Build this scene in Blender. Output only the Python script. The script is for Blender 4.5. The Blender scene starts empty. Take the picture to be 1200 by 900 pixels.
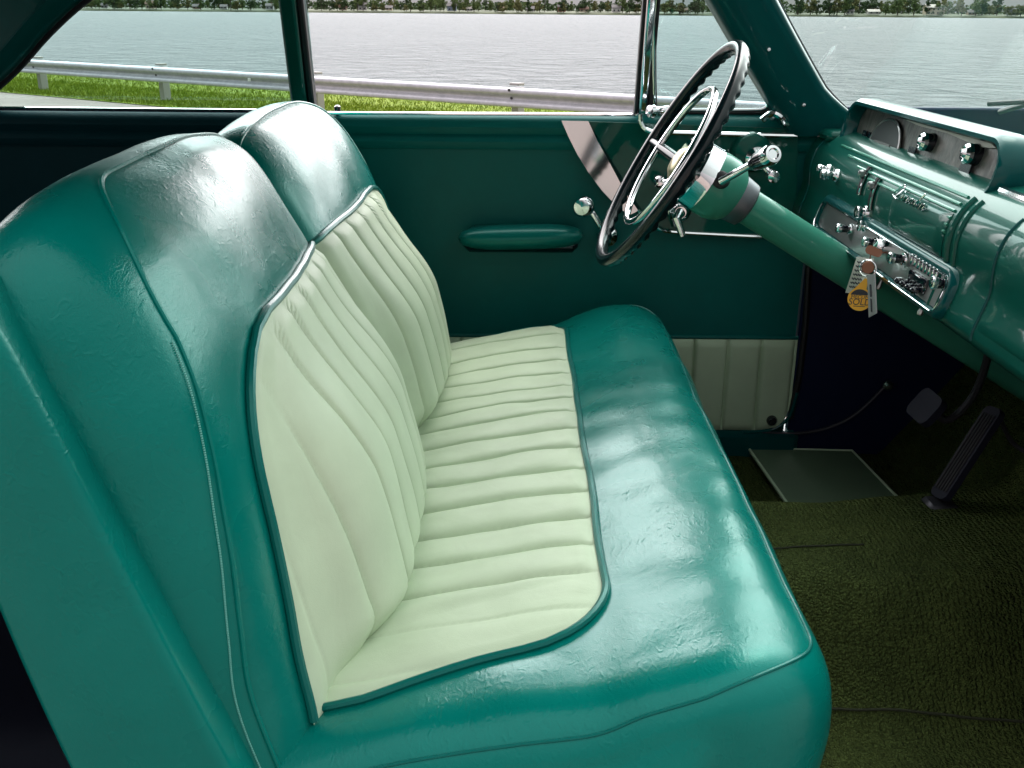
import bpy, math, random
import numpy as np
from mathutils import Vector, Matrix, noise
S = bpy.context.scene
R = math.radians
PI = math.pi
random.seed(7)
rng = np.random.default_rng(11)

# ------------------------------------------------------------------ camera
EYE = 1.22
PITCH, ROLL, FPX = R(20.05), R(0.45), 1200.0
fw = Vector((0, math.cos(PITCH), -math.sin(PITCH)))
up0 = Vector((0, math.sin(PITCH), math.cos(PITCH)))
rt0 = Vector((1, 0, 0))
rt = rt0 * math.cos(ROLL) + up0 * math.sin(ROLL)
upv = up0 * math.cos(ROLL) - rt0 * math.sin(ROLL)
cam_d = bpy.data.cameras.new("camera")
cam = bpy.data.objects.new("camera", cam_d)
S.collection.objects.link(cam)
m = Matrix((rt, upv, -fw)).transposed().to_4x4()
m.translation = (0, 0, EYE)
cam.matrix_world = m
cam_d.sensor_width = 36.0
cam_d.lens = 36.0 * FPX / 1200.0
cam_d.clip_start = 0.02
cam_d.clip_end = 20000
S.camera = cam

# ------------------------------------------------------------------ sky, sun, exposure
SKY_BASE, SKY_ZENITH, SKY_GLOW = 3.6, 13.5, 66.0
SUN_EL, SUN_AZ = R(60), R(20)      # azimuth clockwise from +Y
w = bpy.data.worlds.new("World"); S.world = w; w.use_nodes = True
nt = w.node_tree; nt.nodes.clear()
sky = nt.nodes.new("ShaderNodeTexSky"); sky.sky_type = 'NISHITA'; sky.sun_disc = False
sky.sun_elevation = SUN_EL; sky.sun_rotation = SUN_AZ
sky.air_density = 1.0; sky.dust_density = 6.0; sky.ozone_density = 1.0
bw = nt.nodes.new("ShaderNodeRGBToBW")
mx = nt.nodes.new("ShaderNodeMix"); mx.data_type = 'RGBA'; mx.inputs[0].default_value = 0.82
tint = nt.nodes.new("ShaderNodeMix"); tint.data_type = 'RGBA'; tint.blend_type = 'MULTIPLY'; tint.inputs[0].default_value = 1.0
tint.inputs[7].default_value = (1.0, 0.965, 0.96, 1)
bg = nt.nodes.new("ShaderNodeBackground"); bg.inputs[1].default_value = 0.15
ow = nt.nodes.new("ShaderNodeOutputWorld")
L = nt.links.new
L(sky.outputs[0], bw.inputs[0]); L(sky.outputs[0], mx.inputs[6]); L(bw.outputs[0], mx.inputs[7])
oc = nt.nodes.new("ShaderNodeMix"); oc.data_type = 'RGBA'; oc.inputs[0].default_value = 0.72   # overcast layer over the clear sky
# the cloud is brighter on the side the sun stands behind it
tc = nt.nodes.new("ShaderNodeTexCoord"); sx = nt.nodes.new("ShaderNodeSeparateXYZ"); L(tc.outputs['Generated'], sx.inputs[0])
def mr(sock, a, b, c, d):
    n = nt.nodes.new("ShaderNodeMapRange"); n.interpolation_type = 'SMOOTHSTEP'
    for i, v_ in enumerate((a, b, c, d)): n.inputs[i + 1].default_value = v_
    L(sock, n.inputs[0]); return n.outputs[0]
mu = nt.nodes.new("ShaderNodeMath"); mu.operation = 'MULTIPLY'
L(mr(sx.outputs[1], -.1, .8, 0, 1), mu.inputs[0]); L(mr(sx.outputs[2], .035, .27, 0, 1), mu.inputs[1])
ma = nt.nodes.new("ShaderNodeMath"); ma.operation = 'MULTIPLY_ADD'; ma.inputs[1].default_value = SKY_GLOW
L(mr(sx.outputs[2], -.05, 1.0, SKY_BASE, SKY_ZENITH), ma.inputs[2])
L(mu.outputs[0], ma.inputs[0])
cl = nt.nodes.new("ShaderNodeMix"); cl.data_type = 'RGBA'; cl.blend_type = 'MULTIPLY'; cl.inputs[0].default_value = 1.0
cl.inputs[7].default_value = (1.0, .955, .965, 1); L(ma.outputs[0], cl.inputs[6]); L(cl.outputs[2], oc.inputs[7])
L(mx.outputs[2], tint.inputs[6]); L(tint.outputs[2], oc.inputs[6]); L(oc.outputs[2], bg.inputs[0]); L(bg.outputs[0], ow.inputs[0])
sd = bpy.data.lights.new("sun", 'SUN'); sd.energy = 0.6; sd.angle = R(25); sd.color = (1.0, 0.95, 0.88)
so = bpy.data.objects.new("sun", sd); S.collection.objects.link(so)
sdir = Vector((math.sin(SUN_AZ) * math.cos(SUN_EL), math.cos(SUN_AZ) * math.cos(SUN_EL), math.sin(SUN_EL)))
so.rotation_euler = (-sdir).to_track_quat('-Z', 'Y').to_euler()
S.view_settings.view_transform = 'Standard'; S.view_settings.look = 'None'
S.view_settings.exposure = 0.12; S.view_settings.gamma = 1.0
S.view_settings.use_curve_mapping = False
S.render.engine = 'CYCLES'
S.cycles.use_denoising = True
S.cycles.max_bounces = 10; S.cycles.diffuse_bounces = 5; S.cycles.glossy_bounces = 4
S.cycles.transparent_max_bounces = 12

# ------------------------------------------------------------------ helpers
def at(px, py, Y):
    u, v = px - 600.0, py - 450.0
    d = fw * FPX + rt * u - upv * v
    k = Y / d.y
    return Vector((d.x * k, Y, EYE + d.z * k))
def atx(px, py, X):
    u, v = px - 600.0, py - 450.0
    d = fw * FPX + rt * u - upv * v
    k = X / d.x
    return Vector((X, d.y * k, EYE + d.z * k))
def atz(px, py, Z):
    u, v = px - 600.0, py - 450.0
    d = fw * FPX + rt * u - upv * v
    k = (Z - EYE) / d.z
    return Vector((d.x * k, d.y * k, Z))

ORIG = {}
class MB:
    def __init__(s): s.v = []; s.f = []; s.m = []; s.mi = 0
    def add(s, verts, faces):
        b = len(s.v)
        s.v.extend([tuple(map(float, p)) for p in verts])
        s.f.extend([tuple(int(i) + b for i in f) for f in faces])
        s.m.extend([s.mi] * len(faces))
        return s
    def grid(s, P, closeu=False, closev=False):
        nu, nv = P.shape[0], P.shape[1]
        fs = []
        for i in range(nu if closeu else nu - 1):
            for j in range(nv if closev else nv - 1):
                i2, j2 = (i + 1) % nu, (j + 1) % nv
                fs.append((i * nv + j, i2 * nv + j, i2 * nv + j2, i * nv + j2))
        return s.add(P.reshape(-1, 3), fs)
    def tube(s, path, r, n=10, closed=False, caps=True, flat=None):
        P = [Vector(p) for p in path]
        k = len(P)
        rs = r if hasattr(r, '__len__') else [r] * k
        T = []
        for i in range(k):
            a = P[(i - 1) % k] if (closed or i > 0) else P[i]
            b = P[(i + 1) % k] if (closed or i < k - 1) else P[i]
            t = (b - a); T.append(t.normalized() if t.length > 1e-9 else Vector((1, 0, 0)))
        ref = Vector((0, 0, 1)) if abs(T[0].z) < .9 else Vector((1, 0, 0))
        nrm = (ref - T[0] * ref.dot(T[0])).normalized()
        rings = []
        for i in range(k):
            nrm = nrm - T[i] * nrm.dot(T[i])
            nrm = nrm.normalized() if nrm.length > 1e-6 else T[i].orthogonal().normalized()
            bn = T[i].cross(nrm)
            rings.append([P[i] + (nrm * math.cos(2 * PI * j / n) + bn * math.sin(2 * PI * j / n) * (flat or 1)) * rs[i] for j in range(n)])
        vs = [p for q in rings for p in q]; fs = []
        for i in range(k if closed else k - 1):
            i2 = (i + 1) % k
            for j in range(n):
                j2 = (j + 1) % n
                fs.append((i * n + j, i * n + j2, i2 * n + j2, i2 * n + j))
        if caps and not closed:
            fs.append(tuple(range(n - 1, -1, -1))); fs.append(tuple((k - 1) * n + j for j in range(n)))
        return s.add(vs, fs)
    def lathe(s, o, axis, prof, n=24, ref=None, caps=True):
        """prof: list of (distance along axis, radius)"""
        o = Vector(o); a = Vector(axis).normalized()
        u = (Vector(ref) if ref else a.orthogonal()); u = (u - a * u.dot(a)).normalized(); v = a.cross(u)
        vs = []; fs = []; k = len(prof)
        for (d, r) in prof:
            for j in range(n):
                q = 2 * PI * j / n
                vs.append(o + a * d + (u * math.cos(q) + v * math.sin(q)) * max(r, 1e-5))
        for i in range(k - 1):
            for j in range(n):
                j2 = (j + 1) % n
                fs.append((i * n + j, i * n + j2, (i + 1) * n + j2, (i + 1) * n + j))
        if caps:
            fs.append(tuple(range(n - 1, -1, -1))); fs.append(tuple((k - 1) * n + j for j in range(n)))
        return s.add(vs, fs)
    def box(s, c, d, M=None, bev=0.0):
        c = Vector(c); hx, hy, hz = d[0] / 2, d[1] / 2, d[2] / 2
        b = min(bev, hx * .9, hy * .9, hz * .9)
        vs = []; fs = []
        if b <= 0:
            for x in (-hx, hx):
                for y in (-hy, hy):
                    for z in (-hz, hz): vs.append(Vector((x, y, z)))
            fs = [(0, 1, 3, 2), (4, 6, 7, 5), (0, 4, 5, 1), (2, 3, 7, 6), (0, 2, 6, 4), (1, 5, 7, 3)]
        else:
            idx = {}
            for sx in (-1, 1):
                for sy in (-1, 1):
                    for sz in (-1, 1):
                        for ax in range(3):
                            p = [sx * (hx - b), sy * (hy - b), sz * (hz - b)]
                            p[ax] = (sx * hx, sy * hy, sz * hz)[ax]
                            idx[(sx, sy, sz, ax)] = len(vs); vs.append(Vector(p))
            for ax in range(3):
                o1, o2 = [k for k in range(3) if k != ax]
                for sg in (-1, 1):
                    q = []
                    for (a1, a2) in ((-1, -1), (1, -1), (1, 1), (-1, 1)):
                        k = [0, 0, 0]; k[ax] = sg; k[o1] = a1; k[o2] = a2
                        q.append(idx[(k[0], k[1], k[2], ax)])
                    fs.append(tuple(q))
            for ax in range(3):
                o1, o2 = [k for k in range(3) if k != ax]
                for a1 in (-1, 1):
                    for a2 in (-1, 1):
                        def key(sg, which):
                            k = [0, 0, 0]; k[ax] = sg; k[o1] = a1; k[o2] = a2
                            return idx[(k[0], k[1], k[2], which)]
                        fs.append((key(-1, o1), key(1, o1), key(1, o2), key(-1, o2)))
            for sx in (-1, 1):
                for sy in (-1, 1):
                    for sz in (-1, 1):
                        fs.append(tuple(idx[(sx, sy, sz, a)] for a in range(3)))
        if M is not None: vs = [M @ p for p in vs]
        return s.add([p + c for p in vs], fs)
    def prism(s, poly, nrm, th):
        """poly: list of 3D points (planar-ish), extruded by nrm*th both faces closed"""
        n = len(poly); d = Vector(nrm).normalized() * th
        vs = [Vector(p) for p in poly] + [Vector(p) + d for p in poly]
        fs = [tuple(range(n - 1, -1, -1)), tuple(range(n, 2 * n))]
        for i in range(n): j = (i + 1) % n; fs.append((i, j, n + j, n + i))
        return s.add(vs, fs)
    def build(s, name, mats, parent=None, smooth=True, ang=38, recalc=True):
        V = np.array(s.v, dtype=float)
        c = (V.min(0) + V.max(0)) / 2
        me = bpy.data.meshes.new(name)
        me.from_pydata((V - c).tolist(), [], s.f)
        for mm in (mats if isinstance(mats, (list, tuple)) else [mats]): me.materials.append(mm)
        if len(me.materials) > 1: me.polygons.foreach_set("material_index", s.m)
        me.update()
        if recalc:
            import bmesh
            bm = bmesh.new(); bm.from_mesh(me); bmesh.ops.recalc_face_normals(bm, faces=bm.faces[:]); bm.to_mesh(me); bm.free()
        if smooth:
            me.polygons.foreach_set("use_smooth", [True] * len(me.polygons))
            me.set_sharp_from_angle(angle=R(ang))
        o = bpy.data.objects.new(name, me); S.collection.objects.link(o)
        place(o, c, parent)
        return o
def place(o, c, parent):
    c = Vector(c); o.location = c
    ORIG[o.name] = c.copy()
    if parent:
        o.parent = parent
        o.location = c - ORIG[parent.name]
def tag(o, label=None, cat=None, group=None, kind=None):
    if label: o['label'] = label
    if cat: o['category'] = cat
    if group: o['group'] = group
    if kind: o['kind'] = kind
    return o
def empty(name, loc, parent=None):
    o = bpy.data.objects.new(name, None); S.collection.objects.link(o); o.empty_display_size = .1
    place(o, loc, parent); return o
def cr(pts, n, closed=False):
    """Catmull-Rom, n samples uniform in arclength"""
    P = np.array(pts, float); k = len(P); out = []
    segs = k if closed else k - 1
    for i in range(segs):
        if closed: p0, p1, p2, p3 = P[(i - 1) % k], P[i], P[(i + 1) % k], P[(i + 2) % k]
        else: p0, p1, p2, p3 = P[max(i - 1, 0)], P[i], P[i + 1], P[min(i + 2, k - 1)]
        for t in np.linspace(0, 1, 24, endpoint=False):
            out.append(.5 * ((2 * p1) + (-p0 + p2) * t + (2 * p0 - 5 * p1 + 4 * p2 - p3) * t * t + (-p0 + 3 * p1 - 3 * p2 + p3) * t ** 3))
    out.append(P[0] if closed else P[-1])
    O = np.array(out); d = np.r_[0, np.cumsum(np.linalg.norm(np.diff(O, axis=0), axis=1))]
    q = np.linspace(0, d[-1], n, endpoint=not closed)
    return np.stack([np.interp(q, d, O[:, a]) for a in range(O.shape[1])], 1)
def sstep(a, b, x):
    t = np.clip((x - a) / (b - a), 0, 1); return t * t * (3 - 2 * t)
def nz(p, sc, seed=0): return noise.noise(Vector((p[0] * sc + seed * 13.7, p[1] * sc + seed * 5.1, p[2] * sc)))

# ------------------------------------------------------------------ materials
def mat(name, col, rough=.5, metal=0, spec=.5, coat=0, coat_r=.1, ior=1.5):
    mt = bpy.data.materials.new(name); mt.use_nodes = True
    b = mt.node_tree.nodes['Principled BSDF']
    b.inputs['Base Color'].default_value = (*col, 1); b.inputs['Roughness'].default_value = rough
    b.inputs['Metallic'].default_value = metal; b.inputs['Specular IOR Level'].default_value = spec
    b.inputs['Coat Weight'].default_value = coat; b.inputs['Coat Roughness'].default_value = coat_r
    b.inputs['IOR'].default_value = ior
    return mt
def N(mt, t, **kw):
    n = mt.node_tree.nodes.new(t)
    for k, v in kw.items(): setattr(n, k, v)
    return n
def lk(mt, a, b): mt.node_tree.links.new(a, b)
def coords(mt, scale=(1, 1, 1)):
    g = N(mt, 'ShaderNodeNewGeometry'); mp = N(mt, 'ShaderNodeMapping'); mp.inputs['Scale'].default_value = scale
    lk(mt, g.outputs['Position'], mp.inputs['Vector']); return mp.outputs[0]
def ntex(mt, vec, scale, detail=4, rough=.5, typ='FBM', dist=0):
    n = N(mt, 'ShaderNodeTexNoise'); n.noise_type = typ
    n.inputs['Scale'].default_value = scale; n.inputs['Detail'].default_value = detail
    n.inputs['Roughness'].default_value = rough; n.inputs['Distortion'].default_value = dist
    lk(mt, vec, n.inputs['Vector']); return n.outputs[0]
def bump(mt, h, strength, dist, prev=None):
    b = N(mt, 'ShaderNodeBump'); b.inputs['Strength'].default_value = strength; b.inputs['Distance'].default_value = dist
    lk(mt, h, b.inputs['Height'])
    if prev is not None: lk(mt, prev, b.inputs['Normal'])
    return b.outputs[0]
def bsdf(mt): return mt.node_tree.nodes['Principled BSDF']
def math_(mt, op, a, b=None):
    n = N(mt, 'ShaderNodeMath'); n.operation = op
    for i, q in enumerate((a, b)):
        if q is None: continue
        if isinstance(q, (int, float)): n.inputs[i].default_value = q
        else: lk(mt, q, n.inputs[i])
    return n.outputs[0]
def ramp(mt, f, stops):
    r = N(mt, 'ShaderNodeValToRGB'); e = r.color_ramp.elements
    e[0].position, e[0].color = stops[0][0], (*stops[0][1], 1)
    e[1].position, e[1].color = stops[-1][0], (*stops[-1][1], 1)
    for p, c in stops[1:-1]:
        q = e.new(p); q.color = (*c, 1)
    lk(mt, f, r.inputs[0]); return r.outputs[0]

def leather(name, col, rough=.30, wrinkle=1.0):
    mt = mat(name, col, rough, spec=.45, coat=.30, coat_r=.10, ior=1.5)
    bsdf(mt).inputs['Specular Tint'].default_value = (.03, .75, .62, 1)
    v = coords(mt)
    vo = N(mt, 'ShaderNodeTexVoronoi'); vo.feature = 'DISTANCE_TO_EDGE'; vo.inputs['Scale'].default_value = 420
    lk(mt, v, vo.inputs['Vector'])
    g = math_(mt, 'MINIMUM', vo.outputs[0], .12)
    b1 = bump(mt, g, .20, .0016)
    wv = coords(mt, (1.0, .55, .8))
    rd = ntex(mt, wv, 150, 8, .68, 'RIDGED_MULTIFRACTAL', .8)
    msk = ntex(mt, v, 6, 3, .5)
    msk2 = ramp(mt, msk, [(.38, (0.10, 0.10, 0.10)), (.72, (1, 1, 1))])
    rr = math_(mt, 'MULTIPLY', rd, msk2)
    b2 = bump(mt, rr, .40 * wrinkle, .0018, b1)
    fo = ntex(mt, v, 11, 3, .5, 'FBM', .5)
    b3 = bump(mt, fo, .09 * wrinkle, .012, b2)
    lk(mt, b3, bsdf(mt).inputs['Normal']); lk(mt, b3, bsdf(mt).inputs['Coat Normal'])
    ro = N(mt, 'ShaderNodeMapRange'); ro.inputs[3].default_value = rough - .06; ro.inputs[4].default_value = rough + .1
    lk(mt, fo, ro.inputs[0]); lk(mt, ro.outputs[0], bsdf(mt).inputs['Roughness'])
    c2 = ntex(mt, v, 9, 5, .6)
    cc = ramp(mt, c2, [(.3, tuple(x * .92 for x in col)), (.7, tuple(min(1, x * 1.06) for x in col))])
    lk(mt, cc, bsdf(mt).inputs['Base Color'])
    return mt
TEAL = (.000, .150, .124)
M = {}
M['leather'] = leather('teal_leather', TEAL, .26)
M['leather_dark'] = leather('teal_piping', (.003, .11, .095), .32, .4)
def vinyl(name, col, rough=.5):
    mt = mat(name, col, rough, spec=.18); v = coords(mt)
    f = ntex(mt, v, 900, 2, .5); b1 = bump(mt, f, .18, .001)
    w2 = ntex(mt, v, 22, 4, .5, 'FBM', .8); b2 = bump(mt, w2, .10, .008, b1)
    lk(mt, b2, bsdf(mt).inputs['Normal'])
    c2 = ntex(mt, v, 14, 5, .6)
    lk(mt, ramp(mt, c2, [(.3, tuple(x * .95 for x in col)), (.7, tuple(min(1, x * 1.04) for x in col))]), bsdf(mt).inputs['Base Color'])
    return mt
M['cream'] = vinyl('pale_green_vinyl', (.50, .61, .44), .46)
M['palepanel'] = vinyl('pale_green_panel', (.44, .56, .40), .5)
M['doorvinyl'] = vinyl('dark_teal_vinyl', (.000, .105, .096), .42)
M['shadevinyl'] = vinyl('shaded_teal_vinyl', (.001, .040, .050), .5)  # door vinyl darkened, painting in the shadow on the rear quarter
M['navy'] = vinyl('navy_shade_panel', (.004, .009, .040), .6)  # blue-black shadow tone of the shaded cabin parts, put into the colour
def paint(name, col, rough=.22):
    mt = mat(name, col, .35, metal=0, coat=.45, coat_r=.04, spec=.12)
    bsdf(mt).inputs['Specular Tint'].default_value = (.08, .8, .6, 1); v = coords(mt)
    f = ntex(mt, v, 2500, 1); lk(mt, ramp(mt, f, [(.3, tuple(x * .8 for x in col)), (.7, tuple(min(1, x * 1.2) for x in col))]), bsdf(mt).inputs['Base Color'])
    b = bump(mt, ntex(mt, v, 7, 2), .06, .01); lk(mt, b, bsdf(mt).inputs['Coat Normal'])
    return mt
M['paint'] = paint('teal_paint', (.003, .072, .055))
M['paint_light'] = paint('light_teal_paint', (.040, .22, .155))
M['paint_dark'] = paint('dark_teal_paint', (.002, .06, .062))
M['chrome'] = mat('chrome', (.82, .82, .84), .07, 1)
M['brushed'] = mat('brushed_metal', (.42, .43, .43), .32, 1)
M['black'] = mat('black_rubber', (.006, .006, .009), .5)
M['gloss_black'] = mat('gloss_black', (.006, .007, .012), .12, coat=.6)
M['wheel'] = mat('dark_green_plastic', (.002, .008, .011), .22, coat=.15, spec=.35)
M['steel'] = mat('pedal_steel', (.05, .05, .06), .45, .6)
M['stitch'] = mat('stitch_thread', (.12, .42, .36), .7)
M['pedal'] = mat('pedal_rubber', (.010, .011, .022), .6, spec=.2)

def carpet(name, c1, c2):
    mt = mat(name, c1, .95, spec=.1); v = coords(mt)
    wv = N(mt, 'ShaderNodeTexWave'); wv.wave_type = 'BANDS'; wv.bands_direction = 'X'
    wv.inputs['Scale'].default_value = 38; wv.inputs['Distortion'].default_value = 4.0
    wv.inputs['Detail'].default_value = 2; wv.inputs['Detail Scale'].default_value = 5
    lk(mt, v, wv.inputs['Vector'])
    vo = N(mt, 'ShaderNodeTexVoronoi'); vo.inputs['Scale'].default_value = 240; lk(mt, v, vo.inputs['Vector'])
    lump = math_(mt, 'SUBTRACT', 1.0, vo.outputs[0])
    h = math_(mt, 'ADD', math_(mt, 'MULTIPLY', wv.outputs['Fac'], .5), lump)
    lk(mt, bump(mt, h, 1.0, .010), bsdf(mt).inputs['Normal'])
    n1 = ntex(mt, v, 5, 5, .65)
    n2 = ntex(mt, v, 330, 2)
    mixf = math_(mt, 'ADD', math_(mt, 'MULTIPLY', n1, .6), math_(mt, 'MULTIPLY', n2, .4))
    lk(mt, ramp(mt, mixf, [(.32, c1), (.68, c2)]), bsdf(mt).inputs['Base Color'])
    return mt
M['carpet'] = carpet('olive_loop_carpet', (.026, .041, .012), (.096, .130, .036))
M['mat'] = vinyl('grey_green_mat', (.10, .155, .10), .6)

def glass(name, tint_, refl=1.0):
    mt = bpy.data.materials.new(name); mt.use_nodes = True; n = mt.node_tree.nodes; n.clear()
    tr = N(mt, 'ShaderNodeBsdfTransparent'); tr.inputs[0].default_value = (*tint_, 1)
    gl = N(mt, 'ShaderNodeBsdfGlossy'); gl.inputs['Roughness'].default_value = .02
    fr = N(mt, 'ShaderNodeFresnel'); fr.inputs[0].default_value = 1.45
    ml = math_(mt, 'MULTIPLY', fr.outputs[0], refl)
    mi = N(mt, 'ShaderNodeMixShader'); o = N(mt, 'ShaderNodeOutputMaterial')
    lk(mt, ml, mi.inputs[0]); lk(mt, tr.outputs[0], mi.inputs[1]); lk(mt, gl.outputs[0], mi.inputs[2]); lk(mt, mi.outputs[0], o.inputs[0])
    return mt
M['glass'] = glass('green_tinted_glass', (.79, .90, .885), .5)
M['glass_ws'] = glass('windscreen_glass', (.80, .93, .89), .12)

# ------------------------------------------------------------------ outdoor setting
GZ = -0.42                                   # ground level at the guard rail
WZ = -1.9                                    # water level
pA, pB = atz(50, 106, GZ), atz(193, 118.3, GZ)
gd = (pB - pA); SP = gd.length; gd.normalize()
gn = Vector((-gd.y, gd.x, 0));
if gn.y < 0: gn = -gn                        # towards the water
def gp(s, t, z): q = pA + gd * s + gn * t; return Vector((q.x, q.y, z))
def gz(t):                                   # ground height against distance from rail
    return float(np.interp(t, [-60, -16, -1.4, 2.2, 6.0, 9.0], [-.15, -.15, GZ, GZ - .02, GZ - .05, -3.0]))
mt = mat('pavement', (.2, .18, .17), .9); v = coords(mt)
lk(mt, ramp(mt, math_(mt, 'ADD', math_(mt, 'MULTIPLY', ntex(mt, v, .8, 5, .6), .6), math_(mt, 'MULTIPLY', ntex(mt, v, 60, 3), .4)), [(.3, (.135, .108, .095)), (.7, (.22, .185, .165))]), bsdf(mt).inputs['Base Color'])
lk(mt, bump(mt, ntex(mt, v, 120, 3), .5, .01), bsdf(mt).inputs['Normal'])
M['pavement'] = mt
mt = mat('lawn', (.05, .1, .01), .9, spec=.1); v = coords(mt)
lk(mt, ramp(mt, ntex(mt, v, 3, 6, .7), [(.3, (.085, .145, .010)), (.55, (.145, .20, .014)), (.75, (.21, .245, .03))]), bsdf(mt).inputs['Base Color'])
M['lawn'] = mt
M['blade'] = mt.copy(); M['blade'].name = 'grass_blade'
mt = mat('water', (.06, .075, .08), .42, ior=1.33, spec=.05); v = coords(mt, (1, .8, 1))
h1 = ntex(mt, v, .55, 6, .62, 'FBM', .4); h2 = ntex(mt, coords(mt, (.10, .035, 1)), 1, 4, .6)
b1 = bump(mt, h1, 1.0, 1.6); b2 = bump(mt, h2, .8, 2.2, b1); lk(mt, b2, bsdf(mt).inputs['Normal'])
M['water'] = mt

def sheet(name, s0, s1, ts, off, m_, ns=30):
    P = np.zeros((ns, len(ts), 3))
    for i, s_ in enumerate(np.linspace(s0, s1, ns)):
        for j, t in enumerate(ts): P[i, j] = gp(s_, t, gz(t) + off)
    mb = MB().grid(P); o = mb.build(name, m_); tag(o, kind='structure'); return o
sheet('ground', -120, 160, [-60, -16, -10, -6, -3, -1.4, 0, 2.2, 6, 9], 0, M['pavement'])
EDGE_T = (atz(0, 108, GZ) - pA).dot(gn)
sheet('lawn', -110, 150, [EDGE_T, EDGE_T * .5, 0, 1.2, 2.2, 4, 5.9, 6.6], .012, M['lawn'], 60)
mb = MB(); mb.add([(-9000, -2, WZ), (9000, -2, WZ), (9000, 9000, WZ), (-9000, 9000, WZ)], [(0, 1, 2, 3)])
# keep the water sheet beyond the bank
q = [gp(-3000, 7.0, WZ), gp(3000, 7.0, WZ), gp(3000, 9000, WZ), gp(-3000, 9000, WZ)]
mb = MB().add(q, [(0, 1, 2, 3)]); tag(mb.build('water', M['water']), kind='structure')
# grass blades
nb = 60000
ss = rng.uniform(-6, 16, nb); tt = rng.uniform(EDGE_T + .02, 4.5, nb)
tt = np.where(rng.random(nb) < .5, EDGE_T + (tt - EDGE_T) * .5, tt)
hh = rng.uniform(.03, .085, nb); aa = rng.uniform(0, 2 * PI, nb); ww = rng.uniform(.004, .009, nb)
V = np.zeros((nb, 3, 3))
bx = pA.x + gd.x * ss + gn.x * tt; by = pA.y + gd.y * ss + gn.y * tt; bz = np.array([gz(t) for t in tt]) + .012
lean = rng.normal(0, .03, (nb, 2))
V[:, 0] = np.stack([bx - np.cos(aa) * ww, by - np.sin(aa) * ww, bz], 1)
V[:, 1] = np.stack([bx + np.cos(aa) * ww, by + np.sin(aa) * ww, bz], 1)
V[:, 2] = np.stack([bx + lean[:, 0], by + lean[:, 1], bz + hh], 1)
mb = MB(); mb.v = V.reshape(-1, 3).tolist(); mb.f = [(3 * i, 3 * i + 1, 3 * i + 2) for i in range(nb)]; mb.m = [0] * nb
tag(mb.build('grass', M['blade'], smooth=False, recalc=False), 'bright green mown grass between the pavement and the guard rail', 'grass', kind='stuff')

# guard rail
mt = mat('galvanised_steel', (.5, .5, .54), .5, .35); v = coords(mt)
lk(mt, ramp(mt, ntex(mt, v, 9, 5, .7), [(.3, (.36, .36, .40)), (.7, (.50, .49, .54))]), bsdf(mt).inputs['Base Color'])
M['galv'] = mt
M['post'] = mat('weathered_post', (.30, .29, .28), .8)
gr = empty('guard_rail', gp(0, 0, GZ))
tag(gr, 'grey galvanised steel guard rail on short posts along the water', 'guard rail')
RT, RB = .615, .345                             # rail top / bottom above ground
prof = cr([(-.03, RT), (-.055, RT - .008), (-.085, RT - .035), (-.085, RT - .085), (-.035, RT - .13), (-.035, RT - .165), (-.085, RT - .21), (-.085, RT - .26), (-.055, RB + .008), (-.03, RB)], 44)
P = np.zeros((60, 44, 3))
for i, s_ in enumerate(np.linspace(-40, 60, 60)):
    for j, (t, z) in enumerate(prof): P[i, j] = gp(s_, t - .10, GZ + z)
mb = MB().grid(P)
P2 = P.copy(); P2 += np.array(gn) * .004; mb.grid(P2)
mb.build('rail_beam', M['galv'], gr, ang=60)
for k in range(-7, 15):
    mb = MB(); c = gp(k * SP, .03, GZ + .26)
    Mx = Matrix.Rotation(math.atan2(gd.y, gd.x), 3, 'Z')
    mb.box(c, (.12, .16, .70), Mx, .008); mb.box(gp(k * SP, -.062, GZ + .46), (.09, .035, .22), Mx, .004)
    mb.box(gp(k * SP, .0, GZ + .655), (.17, .14, .035), Mx, .006)
    mb.build('rail_post', M['post'], gr)
    MB().lathe(gp(k * SP, -.19, GZ + .585), -gn, [(0, .022), (.012, .02), (.018, .01)], 10).build('rail_bolt', M['steel'], gr)
    MB().lathe(gp(k * SP, -.125, GZ + .47), -gn, [(0, .022), (.014, .02), (.02, .01)], 10).build('rail_bolt', M['steel'], gr)
# small white reflector fixed to the beam
mb = MB(); mb.box(gp(1.65 * SP, -.19, GZ + .50), (.05, .014, .05), None, .004); mb.build('reflector', mat('reflector_white', (.75, .75, .75), .4), gr)

# far shore
SH = lambda x: 930 - .10 * x                  # distance of the far bank against x
mt = mat('far_bank', (.06, .075, .035), .9); v = coords(mt)
lk(mt, ramp(mt, ntex(mt, v, .05, 5, .7), [(.35, (.03, .045, .015)), (.65, (.07, .085, .035))]), bsdf(mt).inputs['Base Color'])
xs = np.linspace(-900, 1000, 120); P = np.zeros((120, 7, 3))
for i, x in enumerate(xs):
    for j, (d, z) in enumerate(((-1.5, -2.6), (0, -1.3), (3, -.6), (30, .4), (80, 1.0), (300, 2), (1500, 3))):
        P[i, j] = (x, SH(x) + d + 2 * nz((x, d, 0), .02), z)
tag(MB().grid(P).build('far_shore', mt), kind='structure')

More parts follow.
